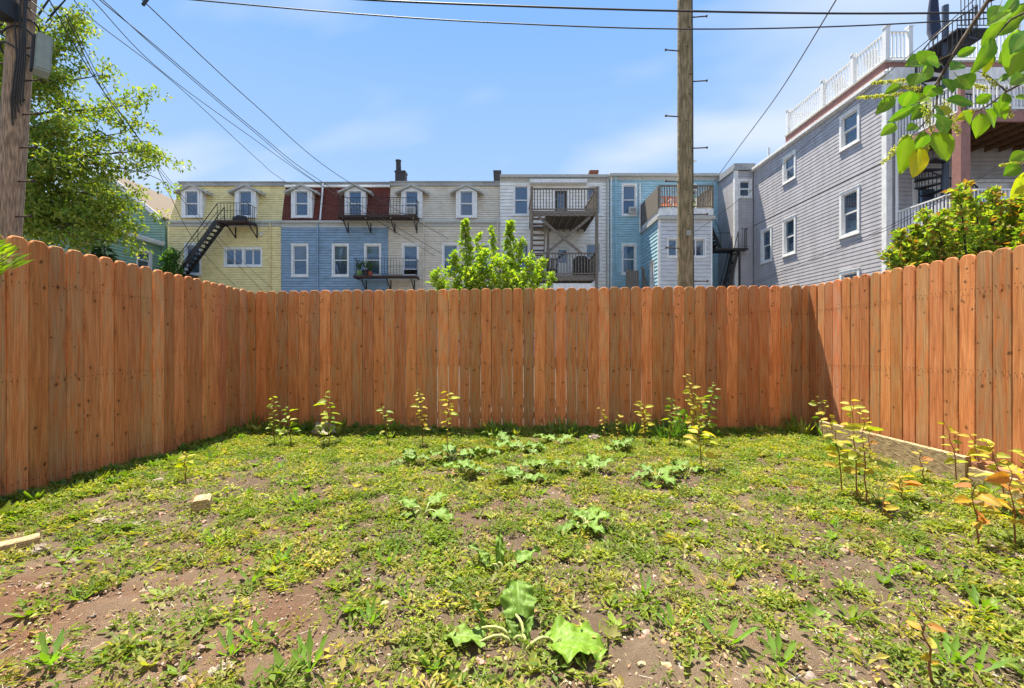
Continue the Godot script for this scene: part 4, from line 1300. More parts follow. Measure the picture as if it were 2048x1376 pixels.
func make_green_house() -> void:
	var i := Transform3D.IDENTITY
	var h := thing("green_house", "pale green clapboard house with brown shingle roof behind the big tree", "house")
	var zr := -26.5; var xr := -20.3; var xl := -34.0; var xw := -26.9
	var e := EYE + 7.2
	var tf := Transform3D(Basis.IDENTITY, Vector3(0, 0, zr))
	var b := MB.new()
	siding(b, tf, Rect2(xl, 0, xr - xl, e), 0.15, [], 0.03)
	var ax := -23.6; var ay := EYE + 9.9
	var n := 18
	for k in n:
		var f0 := float(k) / n; var f1 := float(k + 1) / n
		var ya := lerpf(e, ay, f0); var yb := lerpf(e, ay, f1)
		b.quad(tf * Vector3(lerpf(xw, ax, f0), ya, 0.03), tf * Vector3(lerpf(xr, ax, f0), ya, 0.03), tf * Vector3(lerpf(xr, ax, f1), yb, 0.001), tf * Vector3(lerpf(xw, ax, f1), yb, 0.001))
	b.bx(i, Vector3(xr - 0.1, 0, zr - 8), Vector3(xr - 0.02, e, zr - 0.02))
	obj("siding", b, M.green, h)
	for s in [[xw, -1.0], [xr, 1.0]]:
		b = MB.new()
		var over: float = s[0] + s[1] * 0.02
		var yo := e
		var poly := [Vector2(ax, ay + 0.08), Vector2(ax, ay + 0.2), Vector2(over, yo + 0.2), Vector2(over, yo + 0.08)] if s[1] < 0 else [Vector2(ax, ay + 0.08), Vector2(over, yo + 0.08), Vector2(over, yo + 0.2), Vector2(ax, ay + 0.2)]
		b.prism(tf, poly, -8.0, 0.3)
		obj("roof", b, M.brown_shingle, h)
		b = MB.new()
		b.bar(Vector3(ax, ay + 0.04, zr + 0.34), Vector3(over, yo + 0.04, zr + 0.34), 0.05, 0.24)
		obj("rake_board", b, M.trim, h)
	chimney(h, -25.2, EYE + 8.4, EYE + 9.75, 0.6, zr - 1.5, M.brick)
	# the wing that reaches towards the alley
	var X := -20.55
	var tw := Transform3D(Basis(Vector3(0, 0, -1), Vector3.UP, Vector3(1, 0, 0)), Vector3(X, 0, 0))
	var we := EYE + 5.72
	var zn := 14.5
	var wins := [Rect2(24.75, EYE + 4.1, 1.1, 1.15), Rect2(21.2, EYE + 3.3, 0.95, 1.7), Rect2(18.2, EYE + 3.3, 0.95, 1.7)]
	var holes := []
	for w in wins:
		holes.append(hole(w))
	b = MB.new()
	siding(b, tw, Rect2(zn, 0, 26.46 - zn, we), 0.15, holes, 0.03)
	siding(b, Transform3D(Basis.IDENTITY, Vector3(0, 0, -zn - 0.02)), Rect2(-29, 0, 8.4, we + 0.2), 0.15, [], 0.03)
	b.bx(i, Vector3(-24.0, 0.1, -26.4), Vector3(-23.95, we - 0.1, -zn - 0.1))
	obj("wing_siding", b, M.green, h)
	for w in wins:
		window(h, tw, w, M.blind, 0.5)
	b = MB.new()
	b.bx(i, Vector3(X - 0.3, we, -26.4), Vector3(X + 0.3, we + 0.1, -zn + 0.2)); b.bx(i, Vector3(X + 0.2, we + 0.101, -26.4), Vector3(X + 0.33, we + 0.22, -zn + 0.2))
	obj("wing_gutter", b, M.trim, h)
	b = MB.new()
	b.prism(i, [Vector2(X + 0.18, we + 0.15), Vector2(-24.0, we + 1.5), Vector2(-29.0, we + 0.15)], -26.4, -zn + 0.1)
	obj("wing_roof", b, M.brown_shingle, h)
	b = MB.new()
	b.bx(i, Vector3(X - 0.05, 0, -zn - 0.1), Vector3(X + 0.06, we, -zn + 0.05))
	obj("corner_board", b, M.trim, h)

func make_own_house() -> void:
	# the house the yard belongs to stands in full sun behind the camera
	var i := Transform3D.IDENTITY
	var z := 2.4
	var h := thing("yard_house", "cream clapboard house whose sunny back wall faces the yard", "house")
	var t := Transform3D(Basis(Vector3(-1, 0, 0), Vector3.UP, Vector3(0, 0, -1)), Vector3(0, 0, z))
	var wins := [Rect2(-3.4, 1.2, 1.1, 1.7), Rect2(1.6, 1.2, 1.1, 1.7), Rect2(-3.4, 4.4, 1.1, 1.7), Rect2(-0.5, 4.4, 1.1, 1.7), Rect2(1.9, 4.4, 1.1, 1.7), Rect2(-3.4, 7.4, 1.1, 1.6), Rect2(1.9, 7.4, 1.1, 1.6)]
	var dr := Rect2(-0.6, 0.3, 1.1, 2.2)
	var holes := [hole(dr)]
	for w in wins:
		holes.append(hole(w))
	var b := MB.new()
	siding(b, t, Rect2(-4.6, 0, 9.2, 9.8), 0.15, holes, 0.02)
	obj("siding", b, M.cream, h)
	for w in wins:
		window(h, t, w, M.blind, 0.5)
	door(h, t, dr, M.vinyl, dr.grow(-0.3))
	b = MB.new()
	b.bx(i, Vector3(-4.6, 0, z + 0.02), Vector3(-4.5, 9.8, z + 9)); b.bx(i, Vector3(4.5, 0, z + 0.02), Vector3(4.6, 9.8, z + 9)); b.bx(i, Vector3(-4.49, 0, z + 8.9), Vector3(4.49, 9.8, z + 9)); b.bx(i, Vector3(-4.4, 0.1, z + 2.5), Vector3(4.4, 9.7, z + 2.6))
	obj("wall", b, M.cream, h)
	b = MB.new()
	b.bx(i, Vector3(-4.8, 9.81, z - 0.25), Vector3(4.8, 10.1, z + 9.2))
	obj("roof", b, M.dull_trim, h)

# ---------- poles and wires ----------
func pole_step(pole: Node, at: Vector3, d: Vector3) -> void:
	var b := MB.new()
	b.tube([at, at + d * 0.24], [0.011], 6)
	b.tube([at + d * 0.24, at + d * 0.262], [0.021], 8)
	obj("step_peg", b, M.rust_iron, pole)

func make_poles() -> void:
	var i := Transform3D.IDENTITY
	var c := thing("utility_pole", "mossy wooden utility pole with step pegs standing behind the end fence", "utility pole", P(1372, 560, 8.2) * Vector3(1, 0, 1), "utility poles")
	var b := MB.new()
	var x0 := 0.0
	var pts := []; var rad := []
	for k in 25:
		var y := -0.3 + k * 0.4
		pts.append(Vector3(-0.003 * y, y, 0)); rad.append(lerpf(0.153, 0.12, k / 24.0) + 0.002 * sin(k * 2.3))
	b.tube(pts, rad, 20)
	obj("shaft", b, M.pole_mossy, c)
	var side := 1.0
	for py in [563, 497, 430, 365, 298, 235, 165, 104, 37, -30]:
		var y: float = EYE + (688.0 - py) / F * 8.2
		pole_step(c, Vector3(-0.003 * y + side * 0.12, y, 0.03), Vector3(side, 0, 0.12).normalized())
		side = -side
	b = MB.new()
	b.bx(i, Vector3(-0.05, 3.05, 0.146), Vector3(0.03, 3.14, 0.152))
	obj("number_tag", b, M.gray_trim, c)
	b = MB.new()
	for k in 14:
		var y := 2.6 + k * 0.42 + 0.1 * sin(k * 3.1)
		b.box(i, Vector3(-0.06 + 0.1 * fmod(k * 0.37, 1.0), y, 0.135), Vector3(0.02, 0.012, 0.02))
	obj("staples", b, M.rust_iron, c)
	b = MB.new()
	b.tube([Vector3(0.1, -0.1, 0.1), Vector3(0.09, 3.0, 0.105), Vector3(0.085, 6.0, 0.1), Vector3(0.06, 9.2, 0.095)], [0.007], 6)
	obj("ground_wire", b, M.wire, c)
	# the other pole leans a little
	var base := P(14, 470, 6.6)
	var top := P(46, 0, 6.6)
	var lean := (top - base) / (top.y - base.y)
	var foot := base - lean * base.y
	var q := thing("utility_pole", "leaning brown utility pole with a metal cabinet beside the big tree", "utility pole", foot, "utility poles")
	pts = []; rad = []
	for k in 25:
		var y := -0.3 + k * 0.4
		pts.append(lean * y); rad.append(lerpf(0.165, 0.13, k / 24.0) + 0.002 * sin(k * 2.9))
	b = MB.new()
	b.tube(pts, rad, 20)
	obj("shaft", b, M.pole_gray, q)
	for py in [435, 365, 298, 232, 165, 100]:
		var y: float = EYE + (688.0 - py) / F * 6.6
		pole_step(q, lean * y + Vector3(0.15, 0, 0.04), Vector3(1, 0, 0.1).normalized())
		pole_step(q, lean * (y + 0.25) + Vector3(-0.15, 0, 0.04), Vector3(-1, 0, 0.1).normalized())
	for y in [5.35, 5.6, 5.75]:
		b = MB.new()
		var ring := []
		for k in 17:
			var a := TAU * k / 16.0
			ring.append(lean * y + Vector3(cos(a) * 0.185, 0.06 * sin(a * 2.0 + y * 9.0), sin(a) * 0.185))
		b.tube(ring, [0.014], 6)
		obj("cable_wrap", b, M.wire, q)
	b = MB.new()
	b.bx(i, Vector3(-0.14, 5.7, 0.16) + lean * 5.7 * Vector3(1, 0, 1), Vector3(0.14, 5.95, 0.42) + lean * 5.7 * Vector3(1, 0, 1))
	obj("splice_box", b, M.black, q)
	for k in 5:
		b = MB.new()
		var o := Vector3(0.1 + 0.03 * k, 0, 0.17 - 0.02 * k)
		b.tube([lean * 6.6 + o, lean * 5.9 + o + Vector3(0.05 * sin(k), 0, 0.03), lean * 5.2 + o + Vector3(0.06, 0, 0.02 * k), lean * 4.6 + o * 0.8, lean * (4.25 + 0.1 * k) + o * 0.7 + Vector3(0.04, 0, 0)], [0.011], 6)
		obj("cable", b, M.wire, q)
	for k in 5:
		b = MB.new()
		var s := -1.0 if k < 3 else 1.0
		b.tube([lean * (5.6 + 0.12 * k) + Vector3(s * 0.17, 0, 0.1), lean * (5.5 + 0.1 * k) + Vector3(s * (0.35 + 0.05 * k), -0.1, 0.14), lean * (5.75 + 0.1 * k) + Vector3(s * (0.5 + 0.1 * k), 0.1, 0.1), lean * (6.1 + 0.1 * k) + Vector3(s * (0.75 + 0.1 * k), 0.25, 0.0)], [0.009], 6)
		obj("loose_cable", b, M.wire, q)
	var cb := thing("metal_cabinet", "tall grey-green metal cabinet strapped high on the leaning pole", "cabinet", P(82, 148, 6.45))
	cb.rotation = Vector3(0, 0.9, -0.05)
	b = MB.new()
	b.bx(i, Vector3(-0.08, 0, -0.12), Vector3(0.08, 0.52, 0.14))
	obj("case", b, M.cabinet, cb)
	b = MB.new()
	b.bx(i, Vector3(-0.068, 0.03, 0.1405), Vector3(0.068, 0.49, 0.152)); b.bx(i, Vector3(0.0805, 0.03, -0.1), Vector3(0.088, 0.49, 0.12))
	obj("door", b, M.cabinet, cb)
	b = MB.new()
	b.bx(i, Vector3(-0.11, 0.02, -0.1), Vector3(-0.081, 0.5, 0.06))
	obj("mounting_plate", b, M.black, cb)

func wire(label: String, pts: Array, r: float, m: Material, group := "overhead wires") -> void:
	var c := []
	for p in pts:
		c.append(P(p[0], p[1], p[2]))
	var out := []
	for k in c.size() - 1:
		var a: Vector3 = c[maxi(k - 1, 0)]; var p0: Vector3 = c[k]; var p1: Vector3 = c[k + 1]; var e: Vector3 = c[mini(k + 2, c.size() - 1)]
		for s in 10:
			out.append(p0.cubic_interpolate(p1, a, e, s / 10.0))
	out.append(c[-1])
	var b := MB.new()
	b.tube(out, [r], 6)
	tag(obj("overhead_wire", b, m), label, "wire", group)

func make_wires() -> void:
	var l1 := "thin black cable sagging across the sky past the mossy pole"
	wire("lower of two black cables sagging across the sky past the mossy pole", [[250, -14, 7.9], [390, 0, 7.9], [700, 27, 7.9], [1000, 46, 7.9], [1360, 58, 7.9], [1700, 52, 7.9], [2060, 31, 7.9], [2300, 8, 7.9]], 0.011, M.wire)
	wire("upper of two black cables running across the sky past the mossy pole", [[500, -18, 7.85], [740, 0, 7.85], [1050, 13, 7.85], [1360, 22, 7.85], [1700, 27, 7.85], [2060, 24, 7.85], [2300, 18, 7.85]], 0.016, M.wire)
	var drop := "thin service wire slanting from the leaning pole down to the row houses"
	var g := "service wires to the row houses"
	wire("topmost service wire slanting down to the beige house, a dark clamp near its upper end", [[250, -40, 9], [288, 3, 10], [512, 212, 15], [680, 353, 20], [896, 477, 26.3]], 0.012, M.wire, g)
	var cl := MB.new()
	var pa := P(286, 10, 9.98); var pb := P(296, -4, 10.05)
	cl.tube([pa, pb], [0.035], 8)
	tag(obj("wire_clamp", cl, M.black), "short dark clamp on the topmost service wire", "clamp")
	wire(drop, [[170, -30, 9.2], [200, 0, 10], [327, 105, 12.5], [512, 262, 17], [643, 363, 21], [885, 508, 26.3]], 0.012, M.wire, g)
	wire(drop, [[174, -28, 9.2], [206, 0, 10], [331, 113, 12.5], [512, 267, 17], [640, 369, 21], [870, 512, 26.3]], 0.01, M.wire, g)
	wire(drop, [[165, -20, 9.2], [190, 5, 10], [323, 142, 13], [512, 281, 17], [622, 358, 20], [800, 470, 26.3]], 0.01, M.wire, g)
	wire(drop, [[140, -20, 9.2], [182, 36, 10.5], [349, 166, 14], [512, 316, 19], [566, 360, 22], [690, 437, 26.3]], 0.01, M.wire, g)
	var dd := "thin dark wire crossing the tree and the yellow house's front"
	var g2 := "wires before the yellow house"
	wire(dd, [[90, -15, 8.5], [196, 167, 11], [302, 315, 14], [392, 487, 20], [472, 573, 26.2]], 0.011, M.wire, g2)
	wire(dd, [[130, 30, 9], [230, 220, 12], [344, 373, 18], [440, 490, 23], [526, 583, 26.2]], 0.01, M.wire, g2)
	wire(dd, [[134, 28, 9], [236, 218, 12], [352, 376, 18], [450, 488, 23], [545, 578, 26.2]], 0.008, M.wire, g2)
	var g3 := "wires before the grey house"
	wire("pale grey service wire slanting to the light blue house's roof deck", [[1720, -80, 8], [1672, 0, 10], [1560, 182, 15], [1481, 290, 20], [1424, 368, 23.6]], 0.016, M.gray_wire, g3)
	wire("thin wire slanting across the grey house's upper windows to the light blue house's ell", [[1990, -40, 8], [1880, 60, 9.5], [1715, 197, 12.2], [1534, 356, 18], [1385, 467, 22], [1317, 503, 23.4]], 0.009, M.wire, g3)
	for k in 2:
		wire("thin dark wire crossing the grey house below its lower windows", [[2200, 190, 8], [2048, 299 + 4 * k, 9.2], [1942, 362 + 5 * k, 10.5], [1788, 447 + 6 * k, 13], [1650, 507 + 5 * k, 16.5], [1500, 568 + 4 * k, 21]], 0.009, M.wire, g3)

# ---------- plants ----------
func leaf(b: MB, base: Vector3, tip: Vector3, up: Vector3, width: float, shape: String, ruffle := 0.0, nl := 6, nw := 2, ca := Color(0.1, 0.2, 0.03), rib := Color(0.2, 0.3, 0.06), arch := 0.1, fold := 0.15) -> void:
	var d := tip - base
	var l := d.length()
	d /= l
	var side := up.cross(d).normalized()
	var nn := d.cross(side).normalized()
	var ph := rng.randf() * 6.0
	var g := []
	for i in nl + 1:
		var s := float(i) / nl
		var w := 0.0
		match shape:
			"heart": w = pow(sin(PI * pow(s, 0.62)), 0.8) * (1.0 if s > 0.02 else 0.4)
			"broad": w = pow(maxf(sin(PI * (0.1 + 0.9 * pow(s, 0.8))), 0.0), 0.55) * (1.0 + 0.07 * sin(s * 20.0 + ph) + 0.035 * sin(s * 47.0))
			"lobed": w = pow(sin(PI * pow(s, 1.5)), 0.8) * (0.8 + 0.3 * sin(s * 30.0 + ph)) + 0.05 * (1.0 - s)
			"strap": w = pow(sin(PI * (0.08 + 0.92 * s)), 0.6)
			_: w = pow(sin(PI * pow(s, 0.85)), 0.9)
		var row := []
		for j in 2 * nw + 1:
			var t := float(j - nw) / nw
			var back := 0.0
			if shape == "heart" or shape == "broad":
				back = -0.16 * l * absf(t) * (1.0 - s) * (1.0 - s)
			var z := arch * l * 4.0 * s * (1.0 - s) + fold * absf(t) * w * width * 0.5
			z += ruffle * l * (sin(s * 13.0 + ph + t * 2.0) * t * t + 0.5 * sin(s * 27.0 + ph * 2.0 - t * 3.0) * absf(t))
			if shape == "broad":
				var an := atan2(absf(t) * w * width * 0.5, l * (s + 0.12))
				z += ruffle * 0.45 * l * (absf(sin(an * 8.0)) - 0.5) * (0.3 + s) + ruffle * 0.12 * l * sin(s * 60.0 + t * 31.0)
			row.append(base + d * (l * s + back) + side * (t * w * width * 0.5) + nn * z)
		g.append(row)
	for i in nl:
		for j in 2 * nw:
			var t := absf((j + 0.5 - nw) / nw)
			b.col = rib.lerp(ca, clampf(t * 2.2, 0.0, 1.0)) if nw > 2 else ca
			if shape == "broad":
				var an2 := atan2(t * width * 0.5, l * ((i + 0.5) / nl + 0.12))
				b.col = rib.lerp(ca, clampf(absf(sin(an2 * 8.0)) * 2.5 + 0.1, 0.0, 1.0))
				var vv := rng.randf_range(0.88, 1.1)
				b.col = Color(b.col.r * vv, b.col.g * vv, b.col.b * vv)
			var ns := []
			for q in [[i, j], [i, j + 1], [i + 1, j + 1], [i + 1, j]]:
				var a: Vector3 = g[mini(q[0] + 1, nl)][q[1]] - g[maxi(q[0] - 1, 0)][q[1]]
				var e: Vector3 = g[q[0]][mini(q[1] + 1, 2 * nw)] - g[q[0]][maxi(q[1] - 1, 0)]
				var c := a.cross(e)
				ns.append(c.normalized() if c.length() > 1e-9 else nn)
			b.quad_n(g[i][j], g[i + 1][j], g[i + 1][j + 1], g[i][j + 1], ns[0], ns[3], ns[2], ns[1])

func tone(c: Color, v: float, hue := 0.12) -> Color:
	var k := rng.randf_range(1.0 - v, 1.0 + v)
	return Color(c.r * k * rng.randf_range(1.0 - hue, 1.0 + hue), c.g * k, c.b * k * rng.randf_range(0.7, 1.3))
func rdir() -> Vector3:
	var a := rng.randf() * TAU
	var z := rng.randf_range(-1, 1)
	return Vector3(cos(a) * sqrt(1 - z * z), z, sin(a) * sqrt(1 - z * z))

func scatter_leaves(b: MB, at: Vector3, rad: Vector3, n: int, l: float, w: float, cols: Array, droop := 0.4) -> void:
	for k in n:
		var p := at + rdir() * rad * pow(rng.randf(), 0.45)
		var d := (rdir() + Vector3(0, -droop, 0)).normalized()
		var up := (rdir() * 0.8 + Vector3.UP).normalized()
		var s := d.cross(up).normalized()
		b.col = tone(cols[rng.randi_range(0, cols.size() - 1)], 0.25)
		b.leaf2(p, d, s, s.cross(d), l * rng.randf_range(0.7, 1.25), w * rng.randf_range(0.8, 1.2))

func spire(wood: MB, b: MB, base: Vector3, tip: Vector3, r0: float, r1: float, n: int, l: float, cols: Array, tips: Array = [], bushy := 1.0) -> void:
	# an upright leafy shoot: side twigs carry the leaves
	wood.tube([base, base.lerp(tip, 0.5) + rdir() * 0.03, tip], [0.018, 0.01, 0.004], 5)
	var tw := maxi(int(n / 9.0), 3)
	for k in tw:
		var f := pow((k + rng.randf()) / tw, 0.85)
		var r := lerpf(r0, r1, f) * rng.randf_range(0.55, 1.15)
		var a := rng.randf() * TAU
		var o := base.lerp(tip, f)
		var out := Vector3(cos(a), rng.randf_range(0.25, 1.1), sin(a)).normalized()
		var e := o + out * r
		if rng.randf() < 0.5:
			wood.tube([o, e], [0.006, 0.002], 4, false)
		for q in 9:
			var h := rng.randf_range(0.25, 1.1)
			var p := o.lerp(e, h) + rdir() * r * 0.2
			var d := (out * 0.5 + rdir() + Vector3(0, 0.15, 0)).normalized()
			var s := d.cross((Vector3.UP + rdir() * 0.7).normalized()).normalized()
			var end := h > 0.85
			b.col = tone(tips[rng.randi_range(0, tips.size() - 1)] if end and tips.size() > 0 else cols[rng.randi_range(0, cols.size() - 1)], 0.22)
			b.leaf2(p, d, s, s.cross(d), l * rng.randf_range(0.65, 1.2), l * 0.48 * bushy)

func make_trees() -> void:
	# --- big tree behind the leaning pole
	var tr := thing("street_tree", "big loose-leaved green tree behind the leaning utility pole", "tree", Vector3(-15.4, 0, -13.2))
	var w := MB.new(); var b := MB.new()
	var o := Vector3(-15.4, 0, -13.2)
	var trunk := [Vector3(0, -0.3, 0), Vector3(0.1, 1.5, 0), Vector3(0.05, 3.2, 0.1), Vector3(0.3, 5.0, 0.1), Vector3(0.2, 7.5, 0), Vector3(0.6, 10, 0)]
	w.tube(trunk, [0.34, 0.27, 0.25, 0.2, 0.14, 0.05], 12)
	var cols := [Color(0.25, 0.33, 0.06), Color(0.3, 0.36, 0.07), Color(0.19, 0.29, 0.05), Color(0.42, 0.42, 0.1)]
	# limbs towards the places where the crown reaches
	var ends := [[60, 420, 12.5], [200, 430, 12.6], [262, 395, 12.8], [335, 345, 12.8], [350, 300, 13.0], [295, 265, 13.4], [310, 210, 13.2], [250, 150, 13.6], [190, 75, 13.4], [215, 20, 13.8], [120, 40, 13], [60, 90, 12.4], [90, 250, 12], [180, 260, 12.2], [150, 330, 12], [40, 330, 12], [250, 330, 12.4], [20, 170, 13], [120, 160, 12.5], [-60, 60, 13], [-80, 300, 12.5], [-30, 430, 12.6], [130, 470, 12.4], [260, 455, 12.6], [60, -60, 13], [160, -70, 13.5], [-40, -80, 13], [-180, 100, 13], [-200, 250, 13], [-150, 400, 13], [285, 430, 12.8], [205, 478, 12.2], [100, 470, 12.4], [160, 440, 12.2], [300, 470, 13.2], [220, 210, 14.2], [290, 400, 13.6], [100, 380, 14], [-20, 220, 14.5], [240, 480, 12.2]]
	for e in ends:
		var end := P(e[0] - (45.0 if e[0] > 170 else 15.0), e[1], e[2]) - o
		var f := clampf((end.y - 1.0) / 9.0, 0.2, 0.85)
		var s: Vector3 = trunk[2].lerp(trunk[4], f)
		var mid := s.lerp(end, 0.5) + Vector3(0, 0.45, 0) + rdir() * 0.25
		w.tube([s, mid, end], [0.06, 0.035, 0.008], 6, false)
		for k in 20:
			var h := rng.randf_range(0.4, 1.12)
			var c := (s.lerp(mid, h * 2.0) if h < 0.5 else mid.lerp(end, h * 2.0 - 1.0)) + rdir() * Vector3(0.7, 0.55, 0.8) * rng.randf_range(0.2, 1.0)
			var near := mid.lerp(end, clampf(h * 2.0 - 1.2, 0.0, 1.0))
			if rng.randf() < 0.55:
				w.tube([near, near.lerp(c, 0.6) + Vector3(0, 0.08, 0), c], [0.012, 0.008, 0.003], 4, false)
			scatter_leaves(b, c, Vector3(0.36, 0.2, 0.36), 37, 0.14, 0.066, cols, 0.5)
	obj("trunk", w, M.bark, tr); obj("crown", b, M.leaf, tr)
	# --- dark small conifer before the green house
	var cf := thing("conifer", "small dark green conifer top before the green house", "tree", Vector3(-8.1, 0, -9.0))
	w = MB.new(); b = MB.new()
	w.tube([Vector3(0, -0.2, 0), Vector3(0, 3.1, 0)], [0.06, 0.01], 6)
	for k in 420:
		var h := pow(rng.randf(), 0.8)
		var y := 0.5 + 2.55 * h
		var r := 0.85 * (1.0 - h) + 0.05
		var a := rng.randf() * TAU
		var d := Vector3(cos(a), -0.25, sin(a)).normalized()
		for q in 5:
			b.col = tone(Color(0.035, 0.07, 0.03), 0.3)
			var p := Vector3(0, y, 0) + d * r * rng.randf_range(0.3, 1.0)
			var dd := (d + rdir() * 0.6).normalized()
			b.leaf2(p, dd, dd.cross(Vector3.UP).normalized(), Vector3.UP, 0.17, 0.035)
	obj("trunk", w, M.bark, cf); obj("crown", b, M.leaf_thick, cf)
	# --- bright young tree behind the end fence
	var yt := thing("young_tree", "bright yellow-green young tree rising behind the end fence", "tree", P(985, 560, 9.6) * Vector3(1, 0, 1))
	o = yt.position
	w = MB.new(); b = MB.new()
	w.tube([Vector3(0, -0.2, 0), Vector3(0.02, 1.0, 0), Vector3(0, 2.0, 0)], [0.06, 0.05, 0.03], 8)
	cols = [Color(0.33, 0.47, 0.06), Color(0.4, 0.52, 0.08), Color(0.24, 0.38, 0.05), Color(0.46, 0.53, 0.1)]
	for e in [[928, 442, 9.6, 0.42, 0.06, 620], [905, 510, 9.4, 0.5, 0.1, 420], [1022, 447, 9.7, 0.42, 0.07, 620], [1040, 480, 9.9, 0.5, 0.1, 420], [985, 458, 9.9, 0.25, 0.06, 240], [965, 505, 9.3, 0.5, 0.15, 460], [1000, 520, 9.2, 0.6, 0.2, 420], [870, 545, 9.4, 0.42, 0.1, 330], [1085, 522, 9.5, 0.45, 0.08, 380], [1060, 520, 9.2, 0.5, 0.15, 360], [1102, 552, 9.6, 0.35, 0.1, 220], [940, 540, 9.2, 0.55, 0.2, 380], [1030, 550, 9.1, 0.6, 0.25, 380], [880, 565, 9.7, 0.5, 0.2, 260], [955, 470, 9.9, 0.32, 0.08, 260]]:
		var tip := P(e[0], e[1], e[2]) - o
		var foot := Vector3(tip.x * 0.72, 1.25, tip.z * 0.8)
		w.tube([Vector3(0, 0.8, 0), foot], [0.03, 0.018], 5, false)
		spire(w, b, foot, tip, e[3], e[4], int(e[5] * 1.7), 0.1, cols, [], 1.15)
	obj("trunk", w, M.bark, yt); obj("crown", b, M.leaf, yt)
	# --- shrub with reddish tips behind the side fence
	var sh := thing("tall_shrub", "tall green shrub with reddish shoot tips behind the side fence", "shrub", Vector3(6.7, 0, -6.3))
	o = sh.position
	w = MB.new(); b = MB.new()
	cols = [Color(0.32, 0.46, 0.07), Color(0.4, 0.52, 0.09), Color(0.23, 0.36, 0.05), Color(0.46, 0.5, 0.1)]
	var tips := [Color(0.42, 0.33, 0.09), Color(0.4, 0.2, 0.07), Color(0.42, 0.44, 0.09)]
	for e in [[1783, 495], [1800, 470], [1792, 520], [1815, 500], [1830, 455], [1850, 430], [1845, 480], [1868, 440], [1885, 425], [1880, 470], [1900, 445], [1925, 375], [1930, 420], [1915, 480], [1950, 400], [1965, 440], [1978, 385], [1990, 430], [2005, 460], [2018, 405], [2030, 430], [2045, 400], [2060, 380], [2090, 400], [2120, 420], [1860, 505], [1900, 510], [1940, 500], [1985, 490], [2030, 470], [2070, 450], [1820, 525], [2150, 440]]:
		for q in 2:
			var tip := P(e[0] + rng.randf_range(-7, 7), e[1] + rng.randf_range(-8, 8), rng.randf_range(6.0, 6.9)) - o
			if tip.x + o.x < 4.75:
				tip = P(e[0], e[1], 6.7) - o
			var foot := Vector3(lerpf(tip.x, 0, 0.3), maxf(tip.y - 1.3, 0.6), tip.z * 0.7)
			w.tube([Vector3(foot.x * 0.3, -0.1, foot.z * 0.3), foot], [0.022, 0.014], 5, false)
			spire(w, b, foot, tip, 0.28, 0.08, 330, 0.09, cols, tips, 1.2)
	obj("trunk", w, M.bark, sh); obj("crown", b, M.leaf, sh)
	# --- climbing plant at the yellow house's landing
	var cp := thing("climbing_plant", "leafy green plant growing up beside the yellow house's iron landing", "plant", Vector3(P(342, 560, 25.2).x, 0, -25.2))
	w = MB.new(); b = MB.new()
	for e in [[330, 520], [340, 508], [350, 512], [345, 530], [332, 540], [355, 540]]:
		var tip := P(e[0], e[1], 25.2) - cp.position
		w.tube([Vector3(0, 0, 0), tip], [0.03, 0.01], 5, false)
		scatter_leaves(b, tip, Vector3(0.34, 0.4, 0.3), 110, 0.17, 0.1, [Color(0.08, 0.19, 0.04), Color(0.13, 0.25, 0.05)])
	obj("trunk", w, M.bark, cp); obj("crown", b, M.leaf, cp)
	# --- evergreen sprig at the side fence, mostly outside the picture
	var ar := thing("evergreen_shrub", "feathery yellow-green evergreen spray against the reddish side fence", "shrub", Vector3(-3.26, ground_y(-3.26, -2.75), -2.75))
	w = MB.new(); b = MB.new()
	w.tube([Vector3(0, -0.05, 0), Vector3(0.02, 0.8, 0.05), Vector3(0, 1.75, 0)], [0.03, 0.02, 0.006], 6)
	for k in 2600:
		var y := pow(rng.randf(), 0.7) * 1.85
		var r := 0.05 + 0.15 * exp(-pow((y - 1.6) / 0.08, 2))
		var a := rng.randf() * TAU
		var d := Vector3(cos(a), 0.9, sin(a)).normalized()
		b.col = tone(Color(0.25, 0.36, 0.04), 0.3)
		var p := Vector3(0, y, 0.0) + Vector3(cos(a), 0, sin(a)) * r * sqrt(rng.randf())
		if p.x > -0.17:
			b.leaf2(p, d, d.cross(Vector3(0, 0, 1)).normalized(), Vector3(0, 0, 1), 0.07, 0.016)
	obj("trunk", w, M.bark, ar); obj("crown", b, M.leaf, ar)
	make_cherry()

